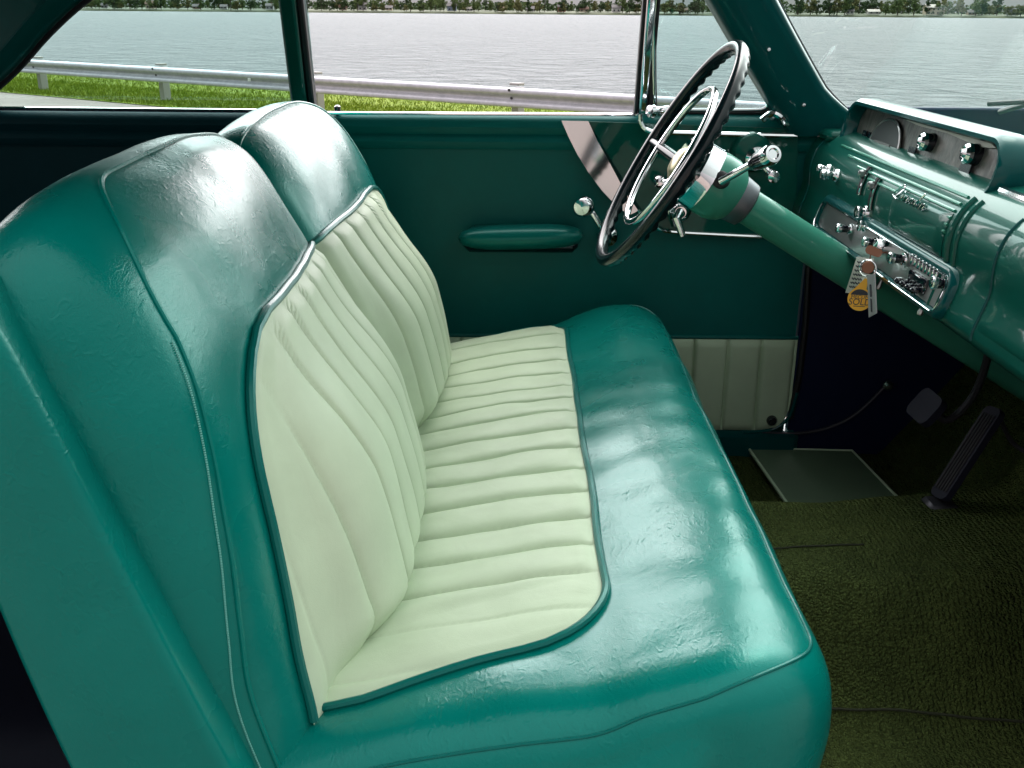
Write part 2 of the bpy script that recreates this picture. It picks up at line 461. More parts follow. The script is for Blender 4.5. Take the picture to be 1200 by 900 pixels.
def leafmat(name, c):
    mt = mat(name, c, .8, spec=.15); v = coords(mt)
    lk(mt, ramp(mt, ntex(mt, v, .6, 4, .7), [(.3, tuple(x * .55 for x in c)), (.7, tuple(x * 1.35 for x in c))]), bsdf(mt).inputs['Base Color'])
    return mt
LEAF = [leafmat('leaf_dark', (.055, .09, .035)), leafmat('leaf_mid', (.11, .155, .05)), leafmat('leaf_olive', (.17, .175, .07))]
BARK = mat('bark', (.06, .045, .035), .9)
def tree_mesh(seed, H, W, shape):
    r = np.random.default_rng(seed); mb = MB(); mb.mi = 0
    mb.tube([(0, 0, -.6), (.1, 0, H * .3), (.0, .1, H * .7)], [.34, .24, .08], 6)
    cl = []
    for k in range(15):
        a = r.uniform(0, 2 * PI); q = r.uniform(.15, 1)
        if shape == 0: z = H * r.uniform(.10, .95); rad = W * .5 * math.sqrt(max(.05, 1 - ((z / H - .45) / .55) ** 2)) * q
        elif shape == 1: z = H * r.uniform(.12, .98); rad = W * .5 * (1.02 - z / H) * q * 1.3
        else: z = H * r.uniform(.26, .96); rad = W * .55 * q * math.sqrt(max(.1, 1 - ((z / H - .58) / .5) ** 2))
        c = Vector((rad * math.cos(a), rad * math.sin(a), z)); cl.append((c, r.uniform(.12, .24) * W))
        mb.mi = 0; mb.tube([(0, 0, max(.5, z - W * .35)), c], [.12, .03], 4)
    vs = []; fs = []
    for (c, cr_) in cl:
        for k in range(75):
            d = Vector(r.normal(0, 1, 3)); d = d.normalized() * cr_ * r.uniform(.55, 1.1); d.z *= .8
            p = c + d; n = Vector(r.normal(0, 1, 3)).normalized(); u = n.orthogonal().normalized(); v2 = n.cross(u)
            s_ = r.uniform(.25, .62); b = len(vs)
            vs += [p + u * s_, p + v2 * s_ * .7, p - u * s_, p - v2 * s_ * .7]; fs.append((b, b + 1, b + 2, b + 3))
    mb.mi = 1; mb.add(vs, fs); return mb
TREE_LBL = [('round dark green tree growing on the far shore', 'olive round tree growing on the far shore', 'mid green round tree growing on the far shore'),
            ('narrow dark conifer growing on the far shore', 'narrow olive tree growing on the far shore', 'narrow mid green tree growing on the far shore'),
            ('tall dark tree with bare trunk on the far shore', 'tall olive tree with bare trunk on the far shore', 'tall mid green tree with bare trunk on the far shore')]
protos = []
for k in range(9):
    shp = [0, 0, 2, 1, 0, 2, 0, 1, 2][k]; lf = [0, 1, 0, 0, 2, 1, 1, 1, 2][k]
    H, W = [(11, 9.5), (9, 9), (14, 9), (12, 5.5), (8, 8), (13, 9), (12, 11), (10, 5), (11, 7)][k]
    o = tree_mesh(100 + k, H, W, shp).build('shore_tree', [BARK, LEAF[lf]], smooth=False, recalc=False)
    tag(o, TREE_LBL[shp][{0: 0, 1: 2, 2: 1}[lf]], 'tree', 'trees along the far shore'); protos.append((o, o.location.copy())); o['used'] = 0
def vis_x(lo, hi): return random.uniform(lo, hi)
used = set()
spots = []
for lo, hi, n in ((-400, -195, 52), (-205, 145, 84), (128, 178, 14), (205, 480, 66)):
    for i in range(n):
        x = lo + (hi - lo) * (i + random.uniform(.1, .9)) / n
        spots.append((x, SH(x) + random.choice((3, 5, 8, 20, 34, 50)) + random.uniform(-2, 4)))
for i, (x, y) in enumerate(spots):
    k = random.choice((0, 0, 1, 2, 3, 4, 5, 6, 6, 7, 8))
    p, c = protos[k]
    if k not in used: o = p; used.add(k)
    else: o = p.copy(); S.collection.objects.link(o)
    sc = random.uniform(.62, 1.08)
    if x > 190: sc *= 1.2
    o.scale = (sc * random.uniform(.9, 1.25), sc * random.uniform(.9, 1.2), sc)
    o.rotation_euler = (0, 0, random.uniform(0, 6.28))
    o.location = (x, y, c.z * sc + .0 + (y - SH(x)) * .012)
for k, (p, c) in enumerate(protos):
    if k not in used: bpy.data.objects.remove(p)
    elif 'used' in p: del p['used']
for o in S.objects:
    if 'used' in o: del o['used']
# distant wood behind the shore trees
mb = MB(); r = np.random.default_rng(5); vs = []; fs = []
for k in range(15000):
    x = r.uniform(-520, 620); y = SH(x) + r.uniform(75, 120); z = r.uniform(.3, 7.5 + 2.0 * noise.noise(Vector((x * .03, 1, 0))) + 2 * noise.noise(Vector((x * .11, 5, 0))))
    p = Vector((x, y, z)); n = Vector(r.normal(0, 1, 3)).normalized(); u = n.orthogonal().normalized(); v2 = n.cross(u)
    s_ = r.uniform(.6, 1.5); b = len(vs)
    vs += [p + u * s_, p + v2 * s_, p - u * s_, p - v2 * s_]; fs.append((b, b + 1, b + 2, b + 3))
mb.add(vs, fs); tag(mb.build('distant_wood', LEAF[0], smooth=False, recalc=False), 'dark unbroken wood behind the houses on the far shore', 'wood', kind='stuff')
# houses
WIN = mat('dark_window', (.03, .035, .045), .2)
HW = {'white': (.42, .41, .39), 'cream': (.42, .36, .26), 'tan': (.28, .22, .16), 'grey': (.38, .38, .38), 'blue grey': (.25, .29, .38), 'brick red': (.30, .13, .09)}
HM = {k: mat('wall_' + k.replace(' ', '_'), v_, .8) for k, v_ in HW.items()}
RM = {'grey': mat('roof_grey', (.16, .15, .15), .8), 'brown': mat('roof_brown', (.17, .11, .08), .8), 'pale': mat('roof_pale', (.45, .42, .38), .8)}
def house(px, wcol, rcol, W_, H_, ridge, lbl, back=9):
    W_ *= .72; H_ *= .72; ridge *= .75
    u = px - 600.0; dirx = u / 1282.0
    Y = 930 / (1 + .10 * dirx) + back; x = Y * dirx
    z0 = .25; D = W_ * .7; mb = MB()
    mb.mi = 0; mb.box((x, Y, z0 + H_ / 2), (W_, D, H_))
    mb.add([(x - W_ / 2, Y - D / 2, z0 + H_), (x - W_ / 2, Y + D / 2, z0 + H_), (x - W_ / 2, Y, z0 + H_ + ridge)], [(0, 1, 2)])
    mb.add([(x + W_ / 2, Y - D / 2, z0 + H_), (x + W_ / 2, Y + D / 2, z0 + H_), (x + W_ / 2, Y, z0 + H_ + ridge)], [(0, 2, 1)])
    o = mb.build('shore_house', HM[wcol], smooth=False)
    tag(o, lbl, 'house', 'houses along the far shore')
    rf = MB(); e = .6
    for sg in (-1, 1):
        rf.prism([(x - W_ / 2 - e, Y + sg * (D / 2 + e), z0 + H_ - .3), (x + W_ / 2 + e, Y + sg * (D / 2 + e), z0 + H_ - .3), (x + W_ / 2 + e, Y, z0 + H_ + ridge), (x - W_ / 2 - e, Y, z0 + H_ + ridge)], (0, 0, 1), .25)
    rf.build('roof', RM[rcol], o, smooth=False)
    n = max(2, int(W_ // 3.2))
    for fl in range(max(1, int(H_ // 2.8))):
        for k in range(n):
            wm = MB(); wm.box((x - W_ / 2 + W_ * (k + .5) / n, Y - D / 2 - .04, z0 + 1.5 + 2.8 * fl), (1.3, .14, 1.3)); wm.build('window', WIN, o, smooth=False)
    ch = MB(); ch.box((x + W_ * .22, Y + D * .1, z0 + H_ + ridge * .9), (.8, .8, 1.8)); ch.build('chimney', HM['brick red'], o, smooth=False)
for a in [(172, 'cream', 'brown', 11, 5.5, 3, 'cream house with a brown roof near the quarter window middle'),
          (118, 'white', 'grey', 8, 3, 2.4, 'small white house at the left end of the far shore'),
          (226, 'tan', 'grey', 9, 3, 2.4, 'low tan house left of the window pillar on the far shore'),
          (258, 'white', 'grey', 8, 3, 2.2, 'low white cottage right of the cream house on the far shore'),
          (312, 'grey', 'grey', 9, 4.5, 2.4, 'grey two storey house just left of the window pillar'),
          (398, 'tan', 'brown', 9, 3, 2.6, 'tan house just right of the window pillar on the far shore'),
          (421, 'white', 'grey', 10, 5.5, 3, 'white two storey house with a grey roof seen past the pillar'),
          (452, 'cream', 'grey', 8, 3, 2.4, 'small cream house left of the blue grey house'),
          (526, 'blue grey', 'grey', 11, 5.6, 3.5, 'blue grey two storey house with a grey roof'),
          (547, 'white', 'pale', 7, 3, 2, 'white pale roofed bungalow beside the blue grey house'),
          (584, 'tan', 'brown', 8, 3, 2.2, 'tan bungalow mid shore between round trees'),
          (618, 'white', 'grey', 9, 3.2, 2.6, 'white bungalow mid shore behind the guard rail post'),
          (655, 'brick red', 'grey', 9, 5.5, 2.6, 'brick red two storey house on the far shore'),
          (681, 'cream', 'brown', 10, 3, 2.6, 'cream brown roofed bungalow between brick and white houses'),
          (719, 'white', 'grey', 10, 5.4, 2.8, 'white two storey house left of the chrome window bar'),
          (798, 'grey', 'brown', 9, 3, 2.3, 'grey brown roofed house seen through the vent window'),
          (993, 'white', 'grey', 9, 3.4, 2.4, 'small white house left of two through the windscreen'),
          (1021, 'white', 'pale', 13, 3, 2.2, 'wide low white house with a pale roof through the windscreen'),
          (1092, 'cream', 'pale', 20, 8, 3.0, 'large cream house standing tall through the windscreen'),
          (1136, 'tan', 'grey', 8, 3, 2.2, 'tan bungalow right of the large cream house'),
          (1183, 'white', 'grey', 9, 5, 2.6, 'white house at the right end of the far shore')]:
    house(*a)

# ------------------------------------------------------------------ the car
car = empty('car', (0, 1.43, -.15))
tag(car, 'green vintage car seen through its open side into the front cabin', 'car')

class Loft:
    """closed (x,z) section swept along y with rounded, capped ends"""
    def __init__(s, pts, ya, yb, ra, rb, n=200, drop=None, mod=None, cap=.012, seg=None):
        s.c = cr(pts, n, True); s.n = n; s.ya, s.yb, s.ra, s.rb = ya, yb, ra, rb
        A, B = np.array(seg[0]), np.array(seg[1]); q = np.clip(((s.c - A) @ (B - A)) / ((B - A) @ (B - A)), 0, 1)
        s.cen = A + q[:, None] * (B - A); s.drop = drop; s.mod = mod; s.cap = cap
        s.len = np.linalg.norm(np.diff(np.vstack([s.c, s.c[:1]]), axis=0), axis=1).sum()
    def inset(s, y):
        if y < s.ya + s.ra: q = np.clip((s.ya + s.ra - y) / s.ra, 0, 1); return s.ra * (1 - math.sqrt(max(0, 1 - q * q)))
        if y > s.yb - s.rb: q = np.clip((y - s.yb + s.rb) / s.rb, 0, 1); return s.rb * (1 - math.sqrt(max(0, 1 - q * q)))
        return 0.0
    def ring(s, y, d=None):
        d = s.inset(y) if d is None else d
        q = s.c - s.cen; l = np.linalg.norm(q, axis=1, keepdims=True)
        p = s.cen + q * np.maximum(0, 1 - d / l)
        P = np.stack([p[:, 0], np.full(s.n, y), p[:, 1]], 1)
        if s.drop is not None: P = s.drop(P)
        if s.mod is not None: P = s.mod(P)
        return P
    def ev(s, t, y):
        k = (t % 1.0) * s.n; i = int(k) % s.n; f = k - int(k); q = s.ring(y)
        return q[i] * (1 - f) + q[(i + 1) % s.n] * f
    def evn(s, t, y):
        e = .004
        p = s.ev(t, y); a = s.ev(t + e, y) - s.ev(t - e, y); y2 = min(max(y, s.ya + .003), s.yb - .003)
        b = s.ev(t, y2 + .002) - s.ev(t, y2 - .002)
        n = np.cross(a, b); n /= np.linalg.norm(n) + 1e-12
        cc = s.cen[int((t % 1.0) * s.n) % s.n]
        if np.dot(n, p - np.array([cc[0], np.clip(y, s.ya + s.ra, s.yb - s.rb), cc[1]])) < 0: n = -n
        return p, n
    def mesh(s, ny=40):
        ys = []
        for k in range(9): ys.append(s.ya + s.ra * (1 - math.cos(PI / 2 * k / 8)))
        ys += list(np.linspace(s.ya + s.ra, s.yb - s.rb, ny)[1:-1])
        for k in range(8, -1, -1): ys.append(s.yb - s.rb * (1 - math.cos(PI / 2 * k / 8)))
        rings = [s.ring(y) for y in ys]
        mb = MB()
        def cap(y, r, sg):
            out = []
            q = s.c - s.cen; l = np.linalg.norm(q, axis=1, keepdims=True)
            p0 = s.cen + q * np.maximum(0, 1 - r / l)
            for f in (.93, .84, .72, .58, .42, .25, .1, .01):
                p = s.cen + (p0 - s.cen) * f
                P = np.stack([p[:, 0], np.full(s.n, y + sg * s.cap * (1 - f ** 2.0)), p[:, 1]], 1)
                if s.drop is not None:
                    P2 = P.copy(); P2[:, 1] = y; P2 = s.drop(P2); P2[:, 1] = P[:, 1]; P = P2
                if s.mod is not None: P = s.mod(P)
                out.append(P)
            return out
        A = cap(s.ya, s.ra, -1)[::-1]; B = cap(s.yb, s.rb, 1)
        G = np.array(A + rings + B)
        mb.grid(G, closev=True)
        mb.add(G[0], [tuple(range(s.n))]); mb.add(G[-1], [tuple(range(s.n))])
        return mb

# ---------- seat cushion
CU = [(-.32, .48), (-.29, .530), (-.20, .556), (-.10, .583), (0, .604), (.08, .618), (.14, .640), (.20, .656), (.255, .658), (.293, .644), (.314, .615), (.321, .575),
      (.318, .53), (.302, .46), (.262, .405), (.20, .385), (.0, .38), (-.2, .38), (-.31, .40)]
def cu_mod(P):
    Q = P.copy()
    top = sstep(.52, .60, P[:, 2])
    for i in range(len(Q)):
        Q[i, 2] += top[i] * (.004 * nz(P[i], 5, 1) + .003 * nz(P[i], 14, 2))
        Q[i, 0] += .005 * nz(P[i], 6, 3)
        Q[i, 1] += .003 * nz(P[i], 5, 4) * sstep(.60, .50, P[i, 2])
    # rounded plan corners at the front
    for e0, sg in ((.765, 1), (2.06, -1)):
        d = np.clip((.10 - (P[:, 1] - e0) * sg) / .10, 0, 1)
        Q[:, 0] -= .075 * (1 - np.sqrt(np.maximum(0, 1 - d * d))) * sstep(.06, .28, P[:, 0])
    # sat-in hollows and a little fall towards the ends
    yy = P[:, 1]
    Q[:, 2] -= top * .010 * (np.exp(-((yy - 1.75) / .2) ** 2) + np.exp(-((yy - 1.1) / .2) ** 2)) * sstep(.3, .1, P[:, 0])
    return Q
cush = Loft(CU, .765, 2.06, .06, .06, 220, mod=cu_mod, cap=.016, seg=((-.22, .485), (.20, .52)))
seat = cush.mesh(110).build('seat_cushion', M['leather'], car)
tag(seat, 'teal leather bench cushion with pale green pleated insert')
i_top = [i for i in range(cush.n)]
# t on the top face for an x value
tx = np.arange(cush.n) / cush.n
topm = (cush.c[:, 1] > .55) & (cush.c[:, 0] < .24) & (cush.c[:, 0] > -.30)
idx = np.where(topm)[0]; idx = idx[np.argsort(cush.c[idx, 0])]
def t_of_x(x): return float(np.interp(x, cush.c[idx, 0], tx[idx]))
def pleat(y, w, d, k=4):
    fr = (y / w) % 1.0; q = np.minimum(fr, 1 - fr) * w
    return d * (1 - np.abs(2 * fr - 1) ** k) - .0048 * np.exp(-(q / .0024) ** 2)
XF = .106; YB = 1.985; XR = -.26
def cyA(x): return .852 + .24 * max(0, x + .15)
def insert_rows(ny, nx):
    P = np.zeros((ny, nx, 3))
    W = .069
    ringcache = {}
    for a in range(ny):
        q = a / (ny - 1)
        y_mid = .90 + (YB - .90) * q
        Rn, Rf = .085, .05
        if y_mid < .90 + Rn: dd = Rn - (y_mid - .90); xl = XF - (Rn - math.sqrt(max(0, Rn * Rn - dd * dd)))
        elif y_mid > YB - Rf: dd = Rf - (YB - y_mid); xl = XF - (Rf - math.sqrt(max(0, Rf * Rf - dd * dd)))
        else: xl = XF
        for b in range(nx):
            s_ = b / (nx - 1); x = XR + (xl - XR) * s_
            ya = cyA(x); y = ya + (YB - ya) * q
            key = round(y, 4)
            if key not in ringcache: ringcache[key] = cush.ring(y)
            k = t_of_x(x) * cush.n; i = int(k); f = k - i; rg = ringcache[key]
            p = rg[i] * (1 - f) + rg[(i + 1) % cush.n] * f
            db = min((xl - x), (y - ya) * 1.0, (YB - y))
            e = float(sstep(0, .022, db)); e2 = float(sstep(0, .06, db))
            first = sstep(.10, .13, y - ya)
            wig = .004 * nz((x, y, 0), 9, 6)
            pl = pleat(YB - y + wig + .007 * nz((0, y, 0), 6, 4), W, .0068) * (.25 + .75 * float(first))
            h = .003 + e * (.003 + pl) + e2 * .008 * (1 - .5 * s_)
            # gathered puckers across the pleats by the front edge
            h += e * .0016 * nz((x * .35, y, 1), 38, 8) * float(sstep(.09, .0, xl - x)) + .0012 * e * nz((x, y, 0), 26, 9)
            P[a, b] = (p[0], p[1], p[2] + h)
    return P
P = insert_rows(720, 38)
mb = MB().grid(P); ci = mb.build('seat_insert', M['cream'], seat, ang=80)
# welt round the insert
path = [P[0, b] for b in range(3, 38, 3)] + [P[a, -1] for a in range(1, 720, 5)] + [P[-1, b] for b in range(37, 3, -3)]
path = [Vector(p) + Vector((0, 0, .0005)) for p in path]
MB().tube(path, .0046, 8).build('piping', M['leather_dark'], seat)
# end and front seams
def seam_path(lo, ts, y_of, off=.001):
    out = []
    for t in ts:
        p, n = lo.evn(t, y_of(t)); out.append(Vector(p + n * off))
    return out
t0 = t_of_x(-.25); tA = t_of_x(.20)
kk = np.argmin(np.abs(cush.c[:, 0] - .296) + np.abs(cush.c[:, 1] - .642)); tB = float(tx[kk])
pp = [(t, cush.ya + .012) for t in np.linspace(t0, tA, 50)]
for k in np.linspace(0, PI / 2, 24)[1:]: pp.append((tA + (tB - tA) * math.sin(k), cush.ya + .012 + .085 * (1 - math.cos(k))))
for y in np.linspace(cush.ya + .097, cush.yb - .097, 60)[1:]: pp.append((tB, y))
for k in np.linspace(PI / 2, 0, 24)[1:]: pp.append((tA + (tB - tA) * math.sin(k), cush.yb - .012 - .085 * (1 - math.cos(k))))
for t in np.linspace(tA, t0, 50)[1:]: pp.append((t, cush.yb - .012))
sw = []
for t, y in pp:
    p, n = cush.evn(t, y); sw.append(Vector(p + n * .0006))
MB().tube(sw, .0017, 8).build('seam_welt', M['leather_dark'], seat)

# ---------- seat backs
BK = [(-.190, .50), (-.188, .56), (-.192, .62), (-.202, .70), (-.222, .80), (-.247, .90), (-.274, .968), (-.306, 1.028), (-.347, 1.066), (-.398, 1.081), (-.44, 1.062), (-.462, 1.015),
      (-.456, .94), (-.428, .82), (-.400, .68), (-.372, .55), (-.345, .45), (-.30, .42), (-.24, .44)]
def mk_drop(outer, inner, sgn, a=.15, b=.026, ai=.10, bi=.030):
    mid, hw = (outer + inner) / 2, abs(outer - inner) / 2
    def f(P):
        Q = P.copy(); y = P[:, 1]
        d = np.clip((a - (y - outer) * sgn) / a, 0, 1); di = np.clip((ai - (inner - y) * sgn) / ai, 0, 1)
        top = sstep(.80, 1.06, P[:, 2])
        Q[:, 2] -= (b * (1 - np.sqrt(np.maximum(0, 1 - d * d))) + bi * (1 - np.sqrt(np.maximum(0, 1 - di * di)))) * top
        u = np.clip(np.abs(y - mid) / hw, 0, 1) ** 2.3                # each half is a pillow, fullest in the middle
        Q[:, 2] -= (.026 * u + (.010 if sgn < 0 else 0)) * top
        Q[:, 0] -= .030 * u * sstep(-.40, -.29, P[:, 0]) * sstep(.48, .66, P[:, 2])
        return Q
    return f
def bk_mod(seed):
    def f(P):
        Q = P.copy()
        for i in range(len(Q)):
            Q[i, 0] += .004 * nz(P[i], 4, seed) + .0025 * nz(P[i], 13, seed + 1)
            Q[i, 2] += .004 * nz(P[i], 6, seed + 2)
            Q[i, 1] += .003 * nz(P[i], 4, seed + 3)
        return Q
    return f
def seat_back(outer, inner, sgn, seed, lbl):
    ya, yb = min(outer, inner), max(outer, inner)
    ra, rb = (.074, .034) if sgn > 0 else (.034, .074)
    lo = Loft(BK, ya, yb, ra, rb, 220, drop=mk_drop(outer, inner, sgn), mod=bk_mod(seed), cap=.0015, seg=((-.275, .52), (-.375, .965)))
    o = lo.mesh(64).build('seat_back', M['leather'], car); tag(o, lbl)
    ta = np.arange(lo.n) / lo.n
    fr = np.where((ta < .5) & (lo.c[:, 1] > .53) & (lo.c[:, 0] > -.36))[0]
    def t_of_z(z): return float(np.interp(z, lo.c[fr, 1], ta[fr]))
    tb, tt_ = t_of_z(.545), t_of_z(.925); Ls = (tt_ - tb) * lo.len
    nr, nc = 56, 420; P = np.zeros((nr, nc, 3)); Rc = .13
    cache = {}
    for a in range(nr):
        q = a / (nr - 1); sl = q * Ls; t = tb + (tt_ - tb) * q
        mrg = .054 + .056 * q
        dd = max(0, sl - (Ls - Rc)); inn = Rc - math.sqrt(max(0, Rc * Rc - dd * dd))
        yl = outer + sgn * (mrg + inn); ye = inner - sgn * .003
        for b in range(nc):
            s_ = b / (nc - 1); y = yl + (ye - yl) * s_
            key = (round(y, 4))
            if key not in cache: cache[key] = (lo.ring(y), lo.ring(y + .002), lo.ring(y - .002))
            rg, r2, r1 = cache[key]; k = t * lo.n; i = int(k); f = k - i; j = (i + 1) % lo.n
            p = rg[i] * (1 - f) + rg[j] * f
            n = np.array([rg[(i + 2) % lo.n][2] - rg[i - 2][2], 0, -(rg[(i + 2) % lo.n][0] - rg[i - 2][0])]); n /= np.linalg.norm(n)
            do = abs(y - yl); di = abs(ye - y); dt = (Ls - sl)
            e = float(sstep(0, .025, min(do, dt))) * float(sstep(0, .012, di))
            wide = float(sstep(0, .16, do)) * float(sstep(0, .20, dt)) * (.42 + .58 * float(sstep(0, .11, di)))
            bul = (.082 * float(sstep(-.03, .18, q)) - .010) * wide * (1 - .35 * q)
            wig = .003 * nz((q, y, 0), 3, seed) * 1.0 + .012 * (1 - q) * sgn
            first = float(sstep(.05, .09, do))
            pl = pleat(abs(ye - y) + wig + .007 * nz((0, y, 0), 6, seed + 2), .070, .0062) * (.2 + .8 * first)
            h = .003 + e * (.003 + pl) + bul
            p = p + n * h; P[a, b] = p
    MB().grid(P).build('back_insert', M['cream'], o, ang=80)
    path = [P[a, 0] for a in range(2, nr, 2)] + [P[-1, b] for b in range(2, nc, 4)]
    MB().tube([Vector(p) + Vector((.001, 0, .001)) for p in path], .0048, 8).build('piping', M['leather_dark'], o)
    # edge seam: up the outer front edge, over the shoulder and along the top
    tl, th, tr = t_of_z(.52), t_of_z(.965), None
    ttop = float(ta[np.argmax(lo.c[:, 1])]) - .01
    def seam_y(t): return .016 + .058 * float(np.clip((lo.ev(t, (ya + yb) / 2)[2] - .56) / .42, 0, 1)) ** 1.8
    pp = []
    for t in np.linspace(tl, th, 46): pp.append((t, outer + sgn * seam_y(t)))
    for k in np.linspace(0, 1, 16)[1:]:
        pp.append((th + (ttop - th) * math.sin(k * PI / 2), outer + sgn * (seam_y(th) + .13 * (1 - math.cos(k * PI / 2)))))
    for k in np.linspace(0, 1, 20)[1:]: pp.append((ttop, outer + sgn * (seam_y(th) + .13 + (abs(inner - outer) - seam_y(th) - .147) * k)))
    def sp(t, y, off):
        p, n = lo.evn(t, y); return Vector(p + n * off)
    sm = [sp(t, y, .0004) for t, y in pp]
    MB().tube(sm, .0026, 8).build('seam_welt', M['leather'], o)
    st = MB()
    st_pts = []
    for t in np.linspace(tl, th, 190):
        p, n = lo.evn(t, outer + sgn * (seam_y(t) - .008)); st_pts.append(Vector(p + n * .0012))
    for k in range(0, len(st_pts) - 1): 
        a_, b_ = st_pts[k], st_pts[k + 1]; st.tube([a_ + (b_ - a_) * .15, a_ + (b_ - a_) * .75], .0010, 5)
    st.build('stitching', M['stitch'], o)
    # rear shell: a padded panel wrapped round the back, proud of the ends
    SHP = [(-.212, .44), (-.236, .54), (-.280, .67), (-.338, .84), (-.388, .98), (-.415, 1.025), (-.448, 1.030), (-.472, .99), (-.470, .92), (-.447, .82), (-.419, .68), (-.388, .55), (-.362, .45), (-.30, .42), (-.225, .42)]
    so_, si_ = outer - sgn * .036, inner + sgn * .004
    ls = Loft(SHP, min(so_, si_), max(so_, si_), .011, .011, 160, cap=.003, seg=((-.295, .47), (-.435, .98)))
    ls.mesh(40).build('back_shell', M['leather'], o)
    return o
seat_back(.775, 1.424, 1, 21, 'near half of the split teal leather seat back')
seat_back(2.062, 1.430, -1, 33, 'far half of the split teal leather seat back')
# seat riser under the cushion
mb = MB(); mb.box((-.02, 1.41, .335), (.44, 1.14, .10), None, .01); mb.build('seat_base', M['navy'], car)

# ---------- driver door
DY = 2.14
DS = [(2.235, 1.010), (2.20, 1.017), (2.174, 1.0215), (2.153, 1.013), (2.143, .997), (2.146, .986), (2.150, .982), (2.143, .975), (2.139, .966), (2.143, .953), (2.150, .947), (2.152, .935),
      (2.152, .70), (2.152, .52)]
def strip(x0, x1, sec, n=24, yo=0):
    c = cr(sec, 70); P = np.zeros((n, 70, 3))
    for i, x in enumerate(np.linspace(x0, x1, n)):
        for j, (y, z) in enumerate(c): P[i, j] = (x, y + yo, z)
    return P
XD0, XD1 = -.395, .622
mb = MB(); mb.grid(strip(XD0, XD1, DS))
mb.box(((XD0 + XD1) / 2, 2.20, .66), (XD1 - XD0 - .002, .086, .70), None, .006)
door = mb.build('door', M['doorvinyl'], car, ang=30); tag(door, 'closed far door with dark green vinyl panel and open window')
def dpt(px, py, y=DY): return at(px, py, y)
# lower pale pleated panel
zt, zb = at(860, 397, 2.15).z, at(860, 503, 2.15).z
x0, x1 = -.39, at(935, 400, 2.145).x
nx, nzv = 420, 24; P = np.zeros((nx, nzv, 3))
for i in range(nx):
    x = x0 + (x1 - x0) * i / (nx - 1)
    for j in range(nzv):
        z = zt + (zb - zt) * j / (nzv - 1)
        cor = 0
        dxr = x1 - x
        if dxr < .07: zlim = zb + .07 - math.sqrt(max(0, .07 ** 2 - (.07 - dxr) ** 2)); z = zt + (zlim - zt) * j / (nzv - 1)
        e = float(sstep(0, .012, min(zt - z, z - zb + .001, dxr)))
        P[i, j] = (x, 2.150 - .004 - e * pleat(x1 - .005 - x, .0735, .008, 8), z)
MB().grid(P).build('kick_panel', M['palepanel'], door, ang=80)
MB().tube([(x0, 2.148, zt + .004), (x1, 2.148, zt + .004)], .0045, 8).build('trim_bead', M['doorvinyl'], door)
b = at(904, 492, 2.14); MB().lathe(b, (0, -1, 0), [(0, .012), (.008, .012), (.014, .008), (.016, 0)], 16).build('panel_screw', M['gloss_black'], door)
a_ = at(880, 505, 2.145); b_ = at(915, 500, 2.145); c_ = at(928, 478, 2.145)
MB().tube(cr([tuple(at(870, 507, 2.14)), tuple(at(905, 503, 2.14)), tuple(at(925, 488, 2.14)), tuple(at(934, 460, 2.14))], 20), .004, 8).build('door_edge', M['paint_dark'], door)
# painted upper panel, chrome spear, mouldings
def dpoly(pp, y): return [dpt(px, py, y) for px, py in pp]
mb = MB(); mb.prism(dpoly([(690, 142.5), (935, 151), (933, 281), (893, 277), (820, 275), (785, 270), (766, 262), (750, 243), (738, 222), (712, 180)], 2.1375), (0, 1, 0), .010)
mb.build('upper_panel', M['paint'], door)
mb = MB(); mb.prism(dpoly([(658, 141.5), (689.5, 142), (700, 165), (713, 188), (731, 222), (748, 247), (738, 252), (724, 243), (706, 224), (690, 203), (676, 180), (666, 160)], 2.1345), (0, 1, 0), .010)
mb.build('chrome_spear', mat('worn_chrome', (.66, .68, .70), .09, 1), door)
MB().tube(cr([tuple(dpt(*q, 2.134)) for q in ((748, 246), (758, 259), (770, 268), (790, 272), (840, 275), (893, 277.5))], 40), .0042, 8).build('lower_moulding', M['chrome'], door)
MB().tube(cr([tuple(dpt(*q, 2.128)) for q in ((750, 134), (751, 144), (757, 152), (770, 155), (830, 157), (934, 159.5))], 40), .0050, 8).build('belt_moulding', M['chrome'], door)
mb = MB(); mb.tube([dpt(380, 132.5, 2.15), dpt(748, 134.5, 2.15)], .0035, 6); mb.build('sill_bead', M['chrome'], door)
mb = MB(); mb.box((-.07, 2.200, 1.014), (.64, .02, .010), None, .003); mb.build('window_seal', M['black'], door)
# armrest pull
c0, c1 = dpt(537, 279, 2.10), dpt(684, 276, 2.10); k = 40; path = []; rs = []
for i in range(k):
    q = i / (k - 1); p = c0.lerp(c1, q); path.append(p); rs.append(.0245 * (max(0, 1 - abs(2 * q - 1) ** 5)) ** .5 * (.92 + .08 * math.sin(q * PI)) + .0008)
mb = MB(); mb.tube(path, rs, 20, flat=1.5)
mb.box((c0 + c1) / 2 + Vector((0, .034, -.002)), ((c1 - c0).length * .86, .05, .034), None, .012)
mb.build('armrest', M['leather_dark'], door)
mb = MB(); mb.box((c0 + c1) / 2 + Vector((0, .040, -.026)), ((c1 - c0).length * .93, .03, .030), None, .012); mb.build('armrest_shadow', M['gloss_black'], door)  # black box standing in for the shadow under the armrest
# window winder
pv = dpt(712, 276, 2.135); kn = dpt(690, 244, 2.08)
mb = MB(); mb.lathe(pv, (0, -1, 0), [(0, .024), (.012, .024), (.02, .018), (.026, .0)], 20)
mb.tube([pv + Vector((0, -.022, 0)), pv.lerp(kn, .5) + Vector((0, -.014, 0)), kn + Vector((0, .022, 0))], [.008, .0065, .007], 10)
mb.lathe(kn + Vector((0, .03, 0)), (-.35, -1, .1), [(0, .006), (.012, .009), (.018, .019), (.028, .022), (.042, .021), (.048, .016), (.050, 0)], 18)
mb.build('window_winder', M['chrome'], door)
